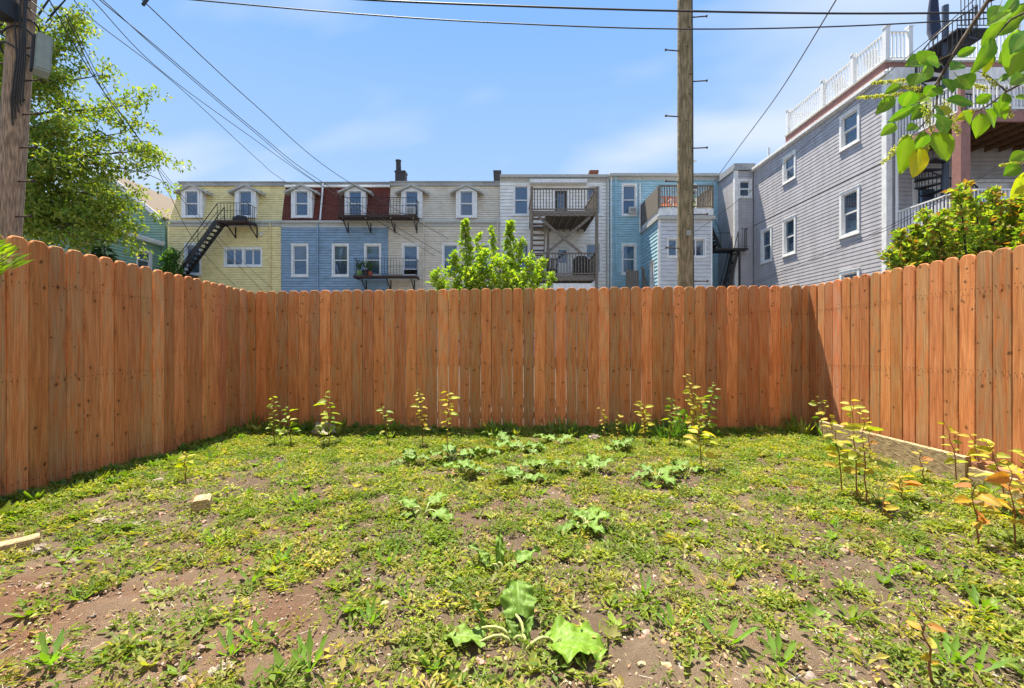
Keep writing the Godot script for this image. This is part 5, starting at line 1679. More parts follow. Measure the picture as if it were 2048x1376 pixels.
func make_cherry() -> void:
	# a flowering cherry just outside the picture; its lowest bough hangs into view
	var root := Vector3(3.35, ground_y(3.35, -1.55), -1.55)
	var tr := thing("cherry_tree", "flowering cherry bough with large glossy leaves and pale flower spikes", "tree", root)
	var w := MB.new()
	w.tube([Vector3(0, -0.1, 0), Vector3(0.03, 1.2, 0), Vector3(-0.05, 2.4, 0), Vector3(-0.1, 3.6, -0.1)], [0.09, 0.075, 0.06, 0.03], 10)
	var bo := func(pts: Array, r: Array) -> void:
		var c := []
		for p in pts:
			c.append(P(p[0], p[1], p[2]) - root)
		w.tube(c, r, 6, false)
	var join := root + Vector3(-0.04, 2.2, 0)
	w.tube([join - root, P(2240, -120, 1.7) - root, P(1977, 0, 1.85) - root], [0.028, 0.018, 0.011], 6, false)
	bo.call([[1977, 0, 1.85], [1925, 79, 1.86], [1908, 107, 1.86], [1879, 157, 1.88], [1868, 172, 1.88], [1829, 181, 1.88], [1800, 190, 1.86], [1735, 196, 1.85]], [0.0085, 0.007, 0.0065, 0.005, 0.004, 0.0028, 0.002, 0.001])
	bo.call([[1879, 157, 1.88], [1872, 210, 1.86], [1850, 245, 1.84], [1822, 272, 1.82], [1800, 300, 1.82]], [0.005, 0.004, 0.003, 0.002, 0.0015])
	bo.call([[1908, 107, 1.86], [1860, 128, 1.9], [1832, 155, 1.9], [1760, 166, 1.9]], [0.004, 0.003, 0.002, 0.001])
	bo.call([[2240, -120, 1.7], [2120, 60, 1.75], [2048, 164, 1.8], [2013, 183, 1.8], [1975, 212, 1.82], [1950, 224, 1.84]], [0.012, 0.009, 0.006, 0.004, 0.003, 0.002])
	bo.call([[2120, 60, 1.75], [2060, 20, 1.65], [2020, 40, 1.62], [1990, 76, 1.62]], [0.007, 0.005, 0.004, 0.002])
	bo.call([[2120, 60, 1.75], [2110, 240, 1.7], [2060, 320, 1.7], [2030, 340, 1.7]], [0.007, 0.005, 0.003, 0.002])
	bo.call([[2013, 183, 1.8], [1975, 150, 1.8], [1950, 140, 1.8]], [0.003, 0.002, 0.001])
	bo.call([[1872, 210, 1.86], [1893, 225, 1.86], [1915, 260, 1.86]], [0.003, 0.002, 0.001])
	obj("trunk", w, M.bark, tr)
	var G1 := Color(0.2, 0.36, 0.03); var G2 := Color(0.12, 0.26, 0.03); var Y := Color(0.5, 0.5, 0.04)
	var ls := [[2036, 58, 2018, 156, 44, 0], [2013, 36, 1960, 92, 20, 0], [1989, 76, 1938, 153, 24, 0], [1979, 100, 1967, 150, 20, 2], [2034, -6, 1998, 40, 20, 1], [1913, 114, 1953, 94, 16, 0], [1859, 120, 1810, 132, 32, 1], [1838, 128, 1870, 104, 34, 0], [1841, 146, 1820, 174, 26, 1], [1803, 169, 1768, 189, 15, 1], [1824, 181, 1806, 216, 28, 1], [1789, 193, 1750, 230, 20, 0], [1893, 200, 1947, 209, 24, 1], [1913, 153, 1940, 180, 32, 1], [1886, 158, 1906, 186, 28, 1], [1951, 207, 1983, 188, 18, 0], [2029, 196, 2056, 199, 16, 0], [1846, 210, 1822, 242, 26, 1], [1862, 228, 1893, 270, 34, 0], [1829, 213, 1773, 246, 16, 1], [1793, 248, 1760, 273, 17, 0], [1970, 220, 1988, 257, 30, 0], [1962, 226, 1952, 278, 24, 0], [1950, 222, 1910, 242, 16, 2], [1996, 160, 2024, 151, 16, 1], [1864, 264, 1894, 324, 46, 0], [1815, 268, 1799, 350, 34, 0], [1845, 292, 1825, 357, 28, 2], [1875, 236, 1890, 273, 30, 1], [2052, 305, 2018, 323, 20, 0], [2052, 342, 2020, 400, 26, 2], [2048, 6, 2008, 62, 26, 0], [2044, 34, 1984, 72, 24, 1], [2052, 85, 2036, 150, 30, 0], [2022, 20, 1972, 52, 18, 0], [2060, 60, 2020, 110, 30, 1], [1860, 128, 1838, 165, 22, 0], [1872, 172, 1846, 196, 22, 1], [1868, 210, 1880, 246, 22, 1], [2010, 185, 2000, 222, 22, 1], [1985, 205, 2012, 240, 22, 0], [2090, 120, 2050, 170, 36, 0], [2100, 20, 2060, 60, 30, 0], [2110, 250, 2075, 300, 34, 1], [1900, 215, 1872, 232, 18, 2], [1834, 250, 1812, 262, 16, 1], [1880, 130, 1850, 118, 22, 0], [1900, 140, 1925, 128, 22, 1], [1990, 110, 1958, 126, 22, 1], [2030, 100, 1996, 128, 26, 0], [1855, 190, 1830, 204, 22, 0], [1885, 190, 1862, 178, 24, 1], [1925, 222, 1940, 252, 22, 0], [1848, 262, 1832, 300, 26, 1], [2050, 150, 2020, 172, 24, 1], [2044, 120, 2010, 140, 24, 0], [2000, 10, 1976, 44, 22, 1], [2040, 330, 2006, 352, 22, 1]]
	for e in ls:
		var d := rng.randf_range(1.62, 1.9) if e[0] < 2000 else rng.randf_range(1.5, 1.72)
		var dp := rng.randf_range(-0.035, 0.035)
		var b := MB.new()
		var base := P(e[0], e[1], d) - root
		var tip := P(e[2], e[3], d + dp) - root
		var up := Vector3(rng.randf_range(-0.4, 0.4), rng.randf_range(0.1, 0.5), rng.randf_range(0.7, 1.2)).normalized()
		var c: Color = tone([G1, G2, Y][e[5]], 0.12)
		leaf(b, base, tip, up, e[4] / F * d * 1.3, "oval", 0.012, 8, 3, c, c.lerp(Color(0.3, 0.42, 0.08), 0.6), rng.randf_range(-0.05, 0.06), rng.randf_range(0.1, 0.45))
		b.col = Color(0.2, 0.25, 0.05)
		b.tube([base - (tip - base) * 0.18 + Vector3(0, 0.008, 0), base], [0.0012], 4, false)
		obj("leaf", b, M.leaf, tr)
	for e in [[1830, 160, 1744, 166, 5.5], [1822, 188, 1715, 196, 5.0], [1818, 272, 1764, 326, 9.0], [1850, 205, 1864, 262, 8.0], [1884, 205, 1919, 268, 8.0], [1992, 170, 1966, 148, 4.0], [2054, 322, 2002, 331, 6.0], [2010, 198, 2024, 236, 5.0], [1840, 178, 1790, 172, 4.0], [1972, 178, 1945, 168, 4.0], [1848, 282, 1856, 300, 6.0]]:
		var b := MB.new()
		var d := 1.78
		var a := P(e[0], e[1], d) - root; var z := P(e[2], e[3], d) - root
		b.col = Color(0.28, 0.32, 0.1)
		b.tube([a, a.lerp(z, 0.5) + Vector3(0, 0.004, 0), z], [0.0013, 0.001, 0.0006], 4, false)
		for k in int(a.distance_to(z) * 1050.0):
			var f := rng.randf()
			var r: float = e[4] / F * d * (1.05 - f * 0.65)
			var p := a.lerp(z, f) + rdir() * r
			b.col = tone(Color(0.62, 0.6, 0.3) if rng.randf() < 0.7 else Color(0.4, 0.42, 0.14), 0.2, 0.05)
			for q in 4:
				var dd := rdir()
				b.leaf2(p, dd, dd.cross(Vector3(0.3, 0.9, 0.1)).normalized(), rdir(), 0.0055, 0.0045)
		obj("flower_spike", b, M.leaf, tr)

# ---------- things lying in the yard ----------
func plank_box(b: MB, s: Vector3) -> void:       # a box with chamfered long edges, along z
	var c := minf(s.x, s.y) * 0.12
	b.prism(Transform3D(Basis.IDENTITY, Vector3(0, s.y / 2, 0)), [Vector2(-s.x / 2 + c, -s.y / 2), Vector2(s.x / 2 - c, -s.y / 2), Vector2(s.x / 2, -s.y / 2 + c), Vector2(s.x / 2, s.y / 2 - c), Vector2(s.x / 2 - c, s.y / 2), Vector2(-s.x / 2 + c, s.y / 2), Vector2(-s.x / 2, s.y / 2 - c), Vector2(-s.x / 2, -s.y / 2 + c)], -s.z / 2, s.z / 2)

func rock(label: String, x: float, y: float, w: float, h: float, seed_: int, m: Material, sink := 0.25, group := "stones in the yard") -> void:
	var p := G(x, y)
	var b := MB.new()
	blob(b, Vector3(0, h * (0.5 - sink), 0), Vector3(w / 2, h / 2, w * 0.38), seed_, 0.75, 16, 10)
	var o := obj("stone", b, m)
	o.position = p; o.rotation.y = seed_ * 0.7
	tag(o, label, "stone", group)

func make_yard_things() -> void:
	var i := Transform3D.IDENTITY
	# bed edging along the side fence
	var b := MB.new()
	plank_box(b, Vector3(0.05, 0.225, 1.72))
	var o := obj("edging_timber", b, M.timber)
	o.position = Vector3(3.66, -0.012, -4.5); o.rotation.y = 0.005
	tag(o, "long tan edging timber on edge along the pinkish side fence", "timber", "bed edging timbers")
	b = MB.new()
	plank_box(b, Vector3(0.045, 0.17, 2.5))
	o = obj("edging_timber", b, M.timber)
	o.position = Vector3(3.66, -0.03, -2.36)
	tag(o, "tan edging timber below the reddish plank", "timber", "bed edging timbers")
	b = MB.new()
	plank_box(b, Vector3(0.19, 0.035, 2.3))
	o = obj("plank", b, M.pink_timber)
	o.position = Vector3(3.765, 0.142, -2.5)
	tag(o, "reddish plank lying flat on the edging timber beside the side fence", "plank")
	# short sawn block standing in the soil
	var p := G(405, 1020)
	var bl := thing("wood_block", "short sawn block of timber with dark grooved end sitting in soil", "wood block", p + Vector3(0, -0.01, 0))
	bl.rotation = Vector3(0.0, 0.5, 0.04)
	b = MB.new()
	plank_box(b, Vector3(0.1, 0.095, 0.14))
	obj("block", b, M.timber, bl)
	b = MB.new()
	for k in 9:
		b.bx(i, Vector3(-0.055, 0.01 + k * 0.0095, -0.06), Vector3(-0.0501, 0.0155 + k * 0.0095, 0.06))
	obj("grooved_face", b, M.brown_wood, bl)
	p = G(8, 1108)
	b = MB.new()
	plank_box(b, Vector3(0.09, 0.045, 0.26))
	o = obj("timber_offcut", b, M.timber)
	o.position = p + Vector3(-0.03, 0.0, -0.03); o.rotation = Vector3(0.04, -0.75, 0.05)
	tag(o, "pale timber offcut lying on bare soil by a whitish stone", "offcut")
	rock("big pale rock at the foot of the end fence", 648, 872, 0.34, 0.2, 3, M.stone, 0.2)
	rock("round tan stone at the end fence between yellow seedlings", 858, 868, 0.13, 0.09, 5, M.stone, 0.2)
	rock("whitish lumpy stone beside the timber offcut", 82, 1108, 0.09, 0.06, 8, M.stone, 0.2)
	rock("flat tan slab on bare soil uphill of the timber offcut", 205, 1046, 0.13, 0.035, 11, M.stone, 0.2)
	rock("flat grey brown slab between the tan slab and the sawn block", 272, 1052, 0.12, 0.03, 12, M.stone, 0.2)
	rock("small pale flat stone near the reddish fence's weeds", 320, 964, 0.09, 0.035, 14, M.stone, 0.2)
	rock("tan stone among weeds below the bare reddish soil", 445, 1346, 0.065, 0.04, 15, M.stone, 0.25)
	rock("flat reddish stone in bare soil beyond the big-leaved burdock", 1508, 1366, 0.055, 0.018, 17, M.red_stone, 0.2)
	rock("small pinkish brick-coloured stone on the bare patch by tall seedlings", 1742, 1094, 0.06, 0.045, 18, M.red_stone, 0.25)
	rock("small tan stone on the bare patch beside dandelions", 1462, 1212, 0.04, 0.03, 21, M.stone, 0.25)
	rock("grey stone against the end fence beside the grass tuft", 1188, 882, 0.15, 0.1, 23, M.stone, 0.3)
	b = MB.new()
	plank_box(b, Vector3(0.06, 0.045, 0.42))
	o = obj("brick_piece", b, M.red_stone)
	p = G(1985, 1022)
	o.position = p + Vector3(0.05, -0.005, 0); o.rotation = Vector3(0.05, 1.05, 0.1)
	tag(o, "broken red brick strip lying in weeds below the reddish plank", "brick")

# ---------- weeds ----------
func seedling(x: float, yb: float, top: float, lx: float, cols: Array, n: int, size: float, label: String, group: String) -> void:
	var p := G(x, yb)
	var d := -p.z
	var h := (yb - top) / F * d
	var t := thing("knotweed_seedling", label, "seedling", p, group)
	var st := MB.new(); var lv := MB.new()
	var pts := []
	var lean := lx / F * d
	for k in 8:
		var f := k / 7.0
		pts.append(Vector3(lean * f * f + 0.012 * sin(k * 2.4) * f, h * f - (0.03 if k == 0 else 0.0), rng.randf_range(-0.01, 0.01)))
	st.col = Color(0.2, 0.085, 0.04)
	st.tube(pts, [0.0055, 0.005, 0.0045, 0.004, 0.0035, 0.003, 0.0022, 0.0015], 6)
	n = int(n * 1.5)
	for k in n:
		var f := lerpf(0.3, 1.0, (k + 0.5) / n)
		var q := f * 7.0
		var at: Vector3 = pts[int(q)].lerp(pts[mini(int(q) + 1, 7)], q - int(q))
		var a := k * 2.6 + rng.randf_range(-0.6, 0.6)
		var out := Vector3(cos(a), rng.randf_range(-0.05, 0.5), sin(a)).normalized()
		var s := size * rng.randf_range(0.4, 1.05) * (0.6 if f > 0.9 else 1.0)
		var base := at + out * s * 0.28
		st.col = Color(0.26, 0.15, 0.05)
		st.tube([at, base], [0.0018, 0.0012], 4, false)
		var c := tone(cols[rng.randi_range(0, cols.size() - 1)], 0.15)
		leaf(lv, base, base + (out + Vector3(0, -0.25, 0)).normalized() * s, (Vector3.UP + rdir() * 0.9 + Vector3(0, 0, 0.4)).normalized(), s * rng.randf_range(0.48, 0.64), "heart", 0.015, 6, 2, c, c, 0.05, 0.35)
	obj("stalk", st, M.stem, t); obj("leaves", lv, M.leaf, t)

func burdock(label: String, p: Vector3, leaves: Array, group := "") -> void:
	# each leaf: [direction angle, petiole length, rise, leaf length, leaf width, tilt]
	var t := thing("burdock_plant", label, "weed", p, group)
	for e in leaves:
		var out := Vector3(cos(e[0]), 0, -sin(e[0]))
		var a: Vector3 = out * e[1] + Vector3(0, e[2], 0)
		var st := MB.new()
		st.col = Color(0.34, 0.38, 0.14)
		var sp := []
		for k in 7:
			var f := k / 6.0
			sp.append(Vector3(0, -0.02, 0).lerp(a, f) + Vector3(0, 0.035 * sin(PI * f) + 0.02 * (1.0 - f) * f, 0) + out.cross(Vector3.UP) * 0.012 * sin(f * 5.0))
		st.tube(sp, [0.0075, 0.007, 0.0065, 0.006, 0.0055, 0.005, 0.004], 8)
		obj("stalk", st, M.stem, t)
		var b := MB.new()
		var tip: Vector3 = a + (out + Vector3(0, e[5], 0)).normalized() * e[3]
		var c := tone(Color(0.11, 0.195, 0.025), 0.18, 0.06)
		leaf(b, a, tip, Vector3.UP, e[4], "broad", 0.085, 24, 11, c, c.lerp(Color(0.32, 0.42, 0.14), 0.45), 0.1, 0.12)
		obj("leaf", b, M.leaf_thick, t)

func rosette_mesh(n: int, l: float, w: float, shape: String, rise: float, c: Color) -> ArrayMesh:
	var b := MB.new()
	for k in n:
		var a := k * 2.4 + rng.randf_range(-0.4, 0.4)
		var out := Vector3(cos(a), rise * rng.randf_range(0.5, 1.3), sin(a)).normalized()
		var cc := tone(c, 0.2)
		leaf(b, out * 0.008, out * l * rng.randf_range(0.6, 1.15), Vector3.UP, w * rng.randf_range(0.8, 1.2), shape, 0.015, 7, 2, cc, cc, -0.02 - 0.06 * rng.randf(), 0.3)
	return b.mesh()

func bare(x: float, z: float) -> float:      # 0 bare .. 1 thick growth
	var v := 0.38 + 0.7 * patch.get_noise_2d(x * 1.3 + 5.0, z * 1.3) + 1.1 * patch.get_noise_2d(x * 5.0, z * 5.0 + 30.0) + 0.8 * patch.get_noise_2d(x * 14.0, z * 14.0)
	v += 0.35 * smoothstep(-3.6, -5.2, z)                                        # thicker towards the end fence
	for e in [[-2.1, -1.7, 0.75, 0.8], [1.55, -2.1, 0.45, 0.55], [-1.0, -1.55, 0.5, 0.45], [0.75, -1.55, 0.5, 0.35], [-2.3, -3.4, 0.5, 0.45], [1.2, -3.3, 0.6, 0.35], [0.3, -1.5, 0.3, 0.35]]:
		v -= e[3] * exp(-pow((x - e[0]) / e[2], 2) - pow((z - e[1]) / e[2], 2))
	v += 0.6 * exp(-pow((x + 3.3) / 0.35, 2)) + 0.3 * exp(-pow((x - 3.1) / 0.4, 2)) - 0.9 * exp(-pow((x - 3.62) / 0.2, 2)) + 0.5 * exp(-pow((z + 5.75) / 0.3, 2))
	return clampf(v, 0.12, 1.0)

func strew(called: String, label: String, category: String, meshes: Array, m: Material, n: int, pick: Callable, smin: float, smax: float, cols: Array, tilt := 0.25, lift := 0.0) -> void:
	for q in meshes.size():
		var xf := []; var cs := []
		var tries := 0
		while xf.size() < int(n / float(meshes.size())) and tries < n * 6:
			tries += 1
			var z := -rng.randf_range(0.95, 5.92)
			var x := rng.randf_range(-1.0, 1.0) * minf(-z * 1.5 + 0.7, 4.0)
			if x < -3.44 or x > 3.86:
				continue
			if rng.randf() > pick.call(x, z):
				continue
			var s := rng.randf_range(smin, smax)
			var bs := Basis(Vector3.UP, rng.randf() * TAU) * Basis(Vector3(1, 0, 0), rng.randf_range(-tilt, tilt))
			xf.append(Transform3D(bs.scaled(Vector3(s, s, s)), Vector3(x, ground_y(x, z) + 0.004 + lift, z)))
			var cc := tone(cols[rng.randi_range(0, cols.size() - 1)], 0.3, 0.15)
			if called == "small_weeds":
				cc = cc.lerp(Color(0.14, 0.25, 0.05), clampf(patch.get_noise_2d(x * 2.2 + 70.0, z * 2.2) * 2.0 - 0.05, 0.0, 0.55))
			cs.append(cc)
		var mm := MultiMesh.new()
		mm.transform_format = MultiMesh.TRANSFORM_3D; mm.use_colors = true; mm.mesh = meshes[q]
		mm.instance_count = xf.size()
		for k in xf.size():
			mm.set_instance_transform(k, xf[k]); mm.set_instance_color(k, cs[k])
		var o := MultiMeshInstance3D.new()
		o.multimesh = mm; o.material_override = m; o.name = numbered(called)
		add_child(o, true)
		kind(o, "stuff"); tag(o, label, category)

func clump(n: int, spread: float, l: float, ratio: float, hmax: float, flat: float) -> ArrayMesh:
	var b := MB.new()
	for k in n:
		var r := spread * sqrt(rng.randf())
		var a := rng.randf() * TAU
		var p := Vector3(cos(a) * r, hmax * rng.randf() * (1.0 - 0.5 * r / spread), sin(a) * r)
		var d := Vector3(cos(a + rng.randf_range(-1.2, 1.2)), rng.randf_range(-0.2, 1.0) * (1.0 - flat), sin(a + rng.randf_range(-1.2, 1.2))).normalized()
		var s := d.cross((Vector3.UP + rdir() * 0.5).normalized()).normalized()
		var v := rng.randf_range(0.75, 1.25)
		b.col = Color(v * rng.randf_range(0.9, 1.15), v, v * rng.randf_range(0.8, 1.2))
		var ll := l * rng.randf_range(0.6, 1.3)
		b.leaf2(p, d, s, s.cross(d), ll, ll * ratio)
	return b.mesh()

func make_weeds() -> void:
	var cover := [Color(0.34, 0.38, 0.08), Color(0.42, 0.41, 0.11), Color(0.27, 0.35, 0.06), Color(0.46, 0.41, 0.14), Color(0.22, 0.31, 0.05)]
	var grow := func(x: float, z: float) -> float: return pow(bare(x, z), 1.3)
	strew("small_weeds", "carpet of small yellow-green weed leaves over the soil", "weeds", [clump(26, 0.065, 0.026, 0.5, 0.045, 0.3), clump(22, 0.055, 0.036, 0.4, 0.07, 0.1), clump(24, 0.08, 0.018, 0.6, 0.02, 0.7), clump(20, 0.05, 0.05, 0.18, 0.05, 0.2), clump(12, 0.04, 0.045, 0.45, 0.06, 0.2)], M.leaf, 19500, grow, 0.32, 1.1, cover)
	strew("leafy_weeds", "scattered broader leafy weeds standing above the carpet", "weeds", [rosette_mesh(7, 0.06, 0.024, "oval", 0.9, Color(1, 1, 1)), rosette_mesh(9, 0.07, 0.02, "oval", 0.6, Color(1, 1, 1)), rosette_mesh(6, 0.075, 0.034, "heart", 1.1, Color(1, 1, 1))], M.leaf, 2000, grow, 0.3, 1.05, cover)
	var edge := func(x: float, z: float) -> float: return maxf(exp(-pow((z + 5.7) / 0.22, 2)) * smoothstep(-0.2, 0.2, patch.get_noise_2d(x * 3.0, 9.0)), maxf(0.8 * exp(-pow((x + 3.25) / 0.16, 2)), 0.2 * exp(-pow((x - 3.35) / 0.14, 2))))
	strew("fence_weeds", "lush darker green weeds along the foot of the fences", "weeds", [rosette_mesh(9, 0.1, 0.045, "heart", 1.1, Color(1, 1, 1)), rosette_mesh(11, 0.12, 0.03, "oval", 1.3, Color(1, 1, 1))], M.leaf, 760, edge, 0.35, 1.05, [Color(0.12, 0.24, 0.04), Color(0.17, 0.28, 0.05), Color(0.24, 0.32, 0.06)])
	var back := func(_x: float, z: float) -> float: return exp(-pow((z + 5.62) / 0.2, 2)) * smoothstep(-0.05, 0.25, patch.get_noise_2d(_x * 2.4, 3.0) + 0.02)
	strew("tall_fence_weeds", "ragged band of taller leafy weeds at the foot of the end fence", "weeds", [rosette_mesh(11, 0.13, 0.05, "heart", 1.4, Color(1, 1, 1)), rosette_mesh(12, 0.17, 0.035, "oval", 1.9, Color(1, 1, 1)), rosette_mesh(9, 0.2, 0.02, "oval", 2.4, Color(1, 1, 1))], M.leaf, 330, back, 0.5, 1.25, [Color(0.2, 0.33, 0.06), Color(0.27, 0.37, 0.07), Color(0.36, 0.4, 0.1)])
	var chips := []
	for k in 4:
		var b := MB.new()
		blob(b, Vector3.ZERO, Vector3(0.011, 0.005, 0.007), 40 + k, 0.9, 7, 4)
		chips.append(b.mesh())
	var anyw := func(x: float, z: float) -> float: return 1.0 - 0.5 * bare(x, z)
	strew("pebbles", "loose pebbles, bark chips and clods on the soil", "pebbles", chips, M.chips, 40000, anyw, 0.12, 0.85, [Color(0.4, 0.33, 0.25), Color(0.26, 0.19, 0.14), Color(0.32, 0.25, 0.18), Color(0.2, 0.14, 0.1), Color(0.36, 0.29, 0.21), Color(0.3, 0.15, 0.09), Color(0.15, 0.11, 0.09)], 0.6)
	strew("soil_clods", "larger soil clods and stones lying on the bare ground", "clods", chips, M.chips, 1700, anyw, 1.1, 2.6, [Color(0.27, 0.2, 0.14), Color(0.22, 0.16, 0.11), Color(0.33, 0.25, 0.18), Color(0.33, 0.18, 0.11)], 0.6)
	var sb := MB.new()
	sb.bar(Vector3(-0.03, 0.002, 0), Vector3(0.035, 0.006, 0.008), 0.0022, 0.0018)
	strew("dry_straw", "dry straw bits and twigs strewn over the soil", "straw", [sb.mesh()], M.chips, 8000, func(x: float, z: float) -> float: return 0.7, 0.2, 0.9, [Color(0.4, 0.33, 0.2), Color(0.26, 0.18, 0.1), Color(0.42, 0.38, 0.27)], 0.2)
	# --- burdock plants
	var b0 := G(1042, 1300)
	burdock("large burdock with three spread crinkled leaves on long pale stalks", b0, [[-0.05, 0.12, 0.03, 0.2, 0.2, -0.12], [3.05, 0.15, 0.03, 0.15, 0.1, -0.05], [1.62, 0.12, 0.06, 0.15, 0.14, 0.5], [0.9, 0.03, 0.02, 0.09, 0.035, 1.5], [2.2, 0.03, 0.02, 0.08, 0.05, 0.9], [2.75, 0.16, 0.05, 0.12, 0.035, 1.8]])
	burdock("middle-sized burdock with a drooping pale leaf", G(845, 1035), [[-0.5, 0.1, 0.05, 0.15, 0.13, -0.35], [2.6, 0.07, 0.05, 0.14, 0.1, 0.2], [0.9, 0.08, 0.07, 0.14, 0.11, 0.2], [3.6, 0.05, 0.03, 0.12, 0.07, -0.1]])
	burdock("burdock with long toothed upright leaves behind the large burdock", G(1000, 1150), [[0.6, 0.06, 0.01, 0.2, 0.075, 0.25], [1.62, 0.04, 0.03, 0.16, 0.045, 1.6], [2.5, 0.06, 0.02, 0.17, 0.05, 0.5]])
	for e in [[1165, 1062, 0.85], [905, 925, 1.1], [960, 915, 1.0], [1040, 905, 1.2], [1110, 892, 1.2], [930, 950, 1.0], [1085, 945, 1.1], [1040, 970, 1.0], [1190, 950, 0.95], [1310, 965, 1.0], [1375, 950, 0.9], [1000, 885, 1.0], [820, 930, 0.9], [1235, 905, 0.9]]:
		var lv := []
		for k in rng.randi_range(3, 5):
			lv.append([k * 1.7 + rng.randf_range(-0.4, 0.4), 0.06 * e[2], 0.04 + 0.04 * rng.randf(), 0.16 * e[2] * rng.randf_range(0.8, 1.2), 0.13 * e[2] * rng.randf_range(0.7, 1.1), rng.randf_range(-0.3, 0.5)])
		burdock("small burdock with a few crinkled leaves in the weed carpet", G(e[0], e[1]), lv, "small burdock plants")
	# --- dandelion-like rosettes, each a plant of its own
	var kinds := [rosette_mesh(9, 0.12, 0.026, "lobed", 0.7, Color(0.17, 0.27, 0.04)), rosette_mesh(7, 0.1, 0.024, "oval", 1.0, Color(0.2, 0.29, 0.05)), rosette_mesh(11, 0.1, 0.025, "lobed", 0.45, Color(0.26, 0.34, 0.06)), rosette_mesh(6, 0.13, 0.03, "lobed", 1.3, Color(0.2, 0.33, 0.05))]
	var spots := [[330, 1195], [280, 1290], [505, 1165], [520, 1290], [570, 1345], [460, 1310], [700, 1255], [740, 1250], [160, 1200], [60, 1230], [1470, 1105], [1540, 1045], [1500, 1030], [1660, 1050], [1680, 1030], [1450, 1290], [1390, 1330], [1350, 1260], [1990, 1330], [1950, 1345], [1900, 1330], [1690, 1180], [1590, 1160], [1290, 1190], [1640, 1250], [1700, 1240], [650, 1080], [560, 1130], [400, 1190], [230, 1165], [1180, 1350], [1120, 1340], [860, 1345], [920, 1350], [620, 1340], [360, 1345], [100, 1330], [1560, 1330], [1780, 1150], [1830, 1110], [1900, 1170], [1240, 1090], [1320, 1060], [720, 1010], [600, 1010], [480, 960], [1560, 920], [1480, 940], [640, 930], [560, 940], [1420, 990], [1760, 1010], [250, 1090], [130, 1120], [780, 1130], [1440, 1180], [1900, 1050], [1960, 1220], [820, 1200], [430, 1090]]
	for e in spots:
		var kd := rng.randi_range(0, 3)
		var o := mi("weed_rosette", kinds[kd], M.leaf)
		o.position = G(e[0], e[1]) - Vector3(0, 0.004, 0)
		var s := rng.randf_range(0.6, 1.05)
		o.scale = Vector3(s, s, s); o.rotation.y = rng.randf() * TAU
		tag(o, ["green weed rosette of nine spreading toothed leaves", "upright weed tuft with seven smooth oval leaves", "flat weed rosette of many short toothed leaves", "upright weed tuft with six long toothed leaves"][kd], "weed", ["toothed weed rosettes", "smooth-leaved weed tufts", "flat weed rosettes", "long-leaved weed tufts"][kd])
	# --- knotweed seedlings
	var yl := [Color(0.5, 0.47, 0.07), Color(0.42, 0.44, 0.06), Color(0.55, 0.45, 0.08)]
	var gl := [Color(0.2, 0.32, 0.05), Color(0.32, 0.4, 0.06), Color(0.4, 0.44, 0.1)]
	var om := [Color(0.55, 0.36, 0.06), Color(0.5, 0.42, 0.07), Color(0.5, 0.22, 0.06)]
	for e in [[895, 908, 782, 2, 13, 0.1, yl], [658, 868, 782, -4, 9, 0.14, gl], [845, 862, 780, -8, 12, 0.09, yl], [548, 862, 792, -2, 9, 0.08, gl], [582, 866, 812, -8, 8, 0.1, gl], [775, 866, 812, -10, 8, 0.08, gl], [1290, 870, 803, -5, 12, 0.09, yl], [1210, 876, 815, -8, 5, 0.07, yl], [1236, 884, 822, 0, 4, 0.06, yl], [1395, 878, 748, -22, 14, 0.1, yl], [1412, 880, 765, 18, 15, 0.1, gl], [1380, 872, 790, 20, 10, 0.09, yl], [1402, 925, 845, -6, 7, 0.13, yl], [1340, 866, 795, 4, 10, 0.1, gl]]:
		seedling(e[0], maxf(e[1], 880.0) + 12.0, e[2], e[3], e[6], e[4] + 3, e[5], "slim yellow-green seedling standing near the end fence", "seedlings by the end fence")
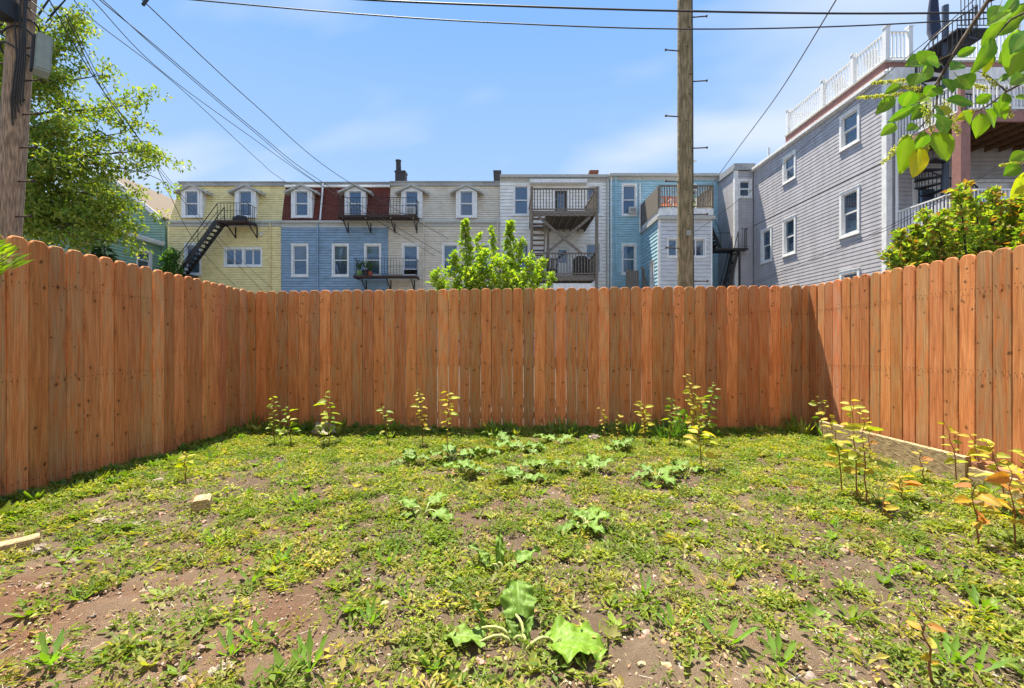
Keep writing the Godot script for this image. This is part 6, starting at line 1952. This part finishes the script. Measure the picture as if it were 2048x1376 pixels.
	for e in [[1684, 992, 845, -22, 9, 0.12, yl], [1714, 1002, 798, -14, 12, 0.11, yl], [1732, 1012, 818, -10, 11, 0.12, yl], [1668, 900, 792, -30, 8, 0.1, yl], [1645, 880, 800, -14, 8, 0.08, gl], [1740, 925, 855, -4, 6, 0.08, om], [1804, 1005, 950, -8, 6, 0.11, om], [1848, 968, 898, -14, 4, 0.11, om], [1912, 968, 845, -20, 7, 0.1, yl], [1960, 965, 868, -18, 9, 0.12, yl], [2012, 1030, 880, -40, 10, 0.12, yl], [1955, 1098, 950, -14, 9, 0.12, om], [2028, 1098, 925, -10, 10, 0.13, om], [2046, 1020, 900, 4, 8, 0.11, yl], [1765, 1040, 985, 4, 5, 0.09, om]]:
		seedling(e[0], e[1], e[2], e[3], e[6], e[4], e[5], "brown-stalked yellow-leaved seedling growing near the edging timber", "seedlings by the edging timber")
	seedling(1868, 1385, 1228, -30, om, 5, 0.055, "lone orange-leaved seedling with a leaning reddish stalk in open weeds", "")
	seedling(372, 965, 905, -4, yl, 7, 0.09, "yellow seedling among weeds near the sawn timber block", "")
	# --- grass tuft at the end fence
	var gt := thing("grass_tuft", "dark green tuft of long grass blades at the end fence", "grass", G(1335, 880))
	var gb := MB.new()
	for k in 90:
		var a := rng.randf() * TAU
		var out := Vector3(cos(a), rng.randf_range(1.0, 3.0), sin(a)).normalized()
		var c := tone(Color(0.1, 0.19, 0.06), 0.3)
		var p := Vector3(cos(a), 0, sin(a)) * 0.07 * rng.randf()
		leaf(gb, p, p + out * rng.randf_range(0.18, 0.36), (Vector3(-cos(a), 0.3, -sin(a))), 0.012, "strap", 0.0, 5, 1, c, c, -0.12, 0.3)
	obj("blades", gb, M.leaf, gt)
	var ls := thing("leafy_bush", "low bushy green plant beside the grass tuft at the end fence", "plant", G(1375, 882))
	gb = MB.new()
	for k in 150:
		var c := tone(Color(0.14, 0.26, 0.05), 0.3)
		var d := rdir(); d.y = absf(d.y)
		var p := d * Vector3(0.28, 0.36, 0.16) * pow(rng.randf(), 0.5)
		leaf(gb, p, p + (d + rdir() * 0.5).normalized() * 0.075, Vector3.UP + rdir() * 0.3, 0.035, "oval", 0.01, 4, 1, c, c, 0.05, 0.3)
	obj("leaves", gb, M.leaf, ls)
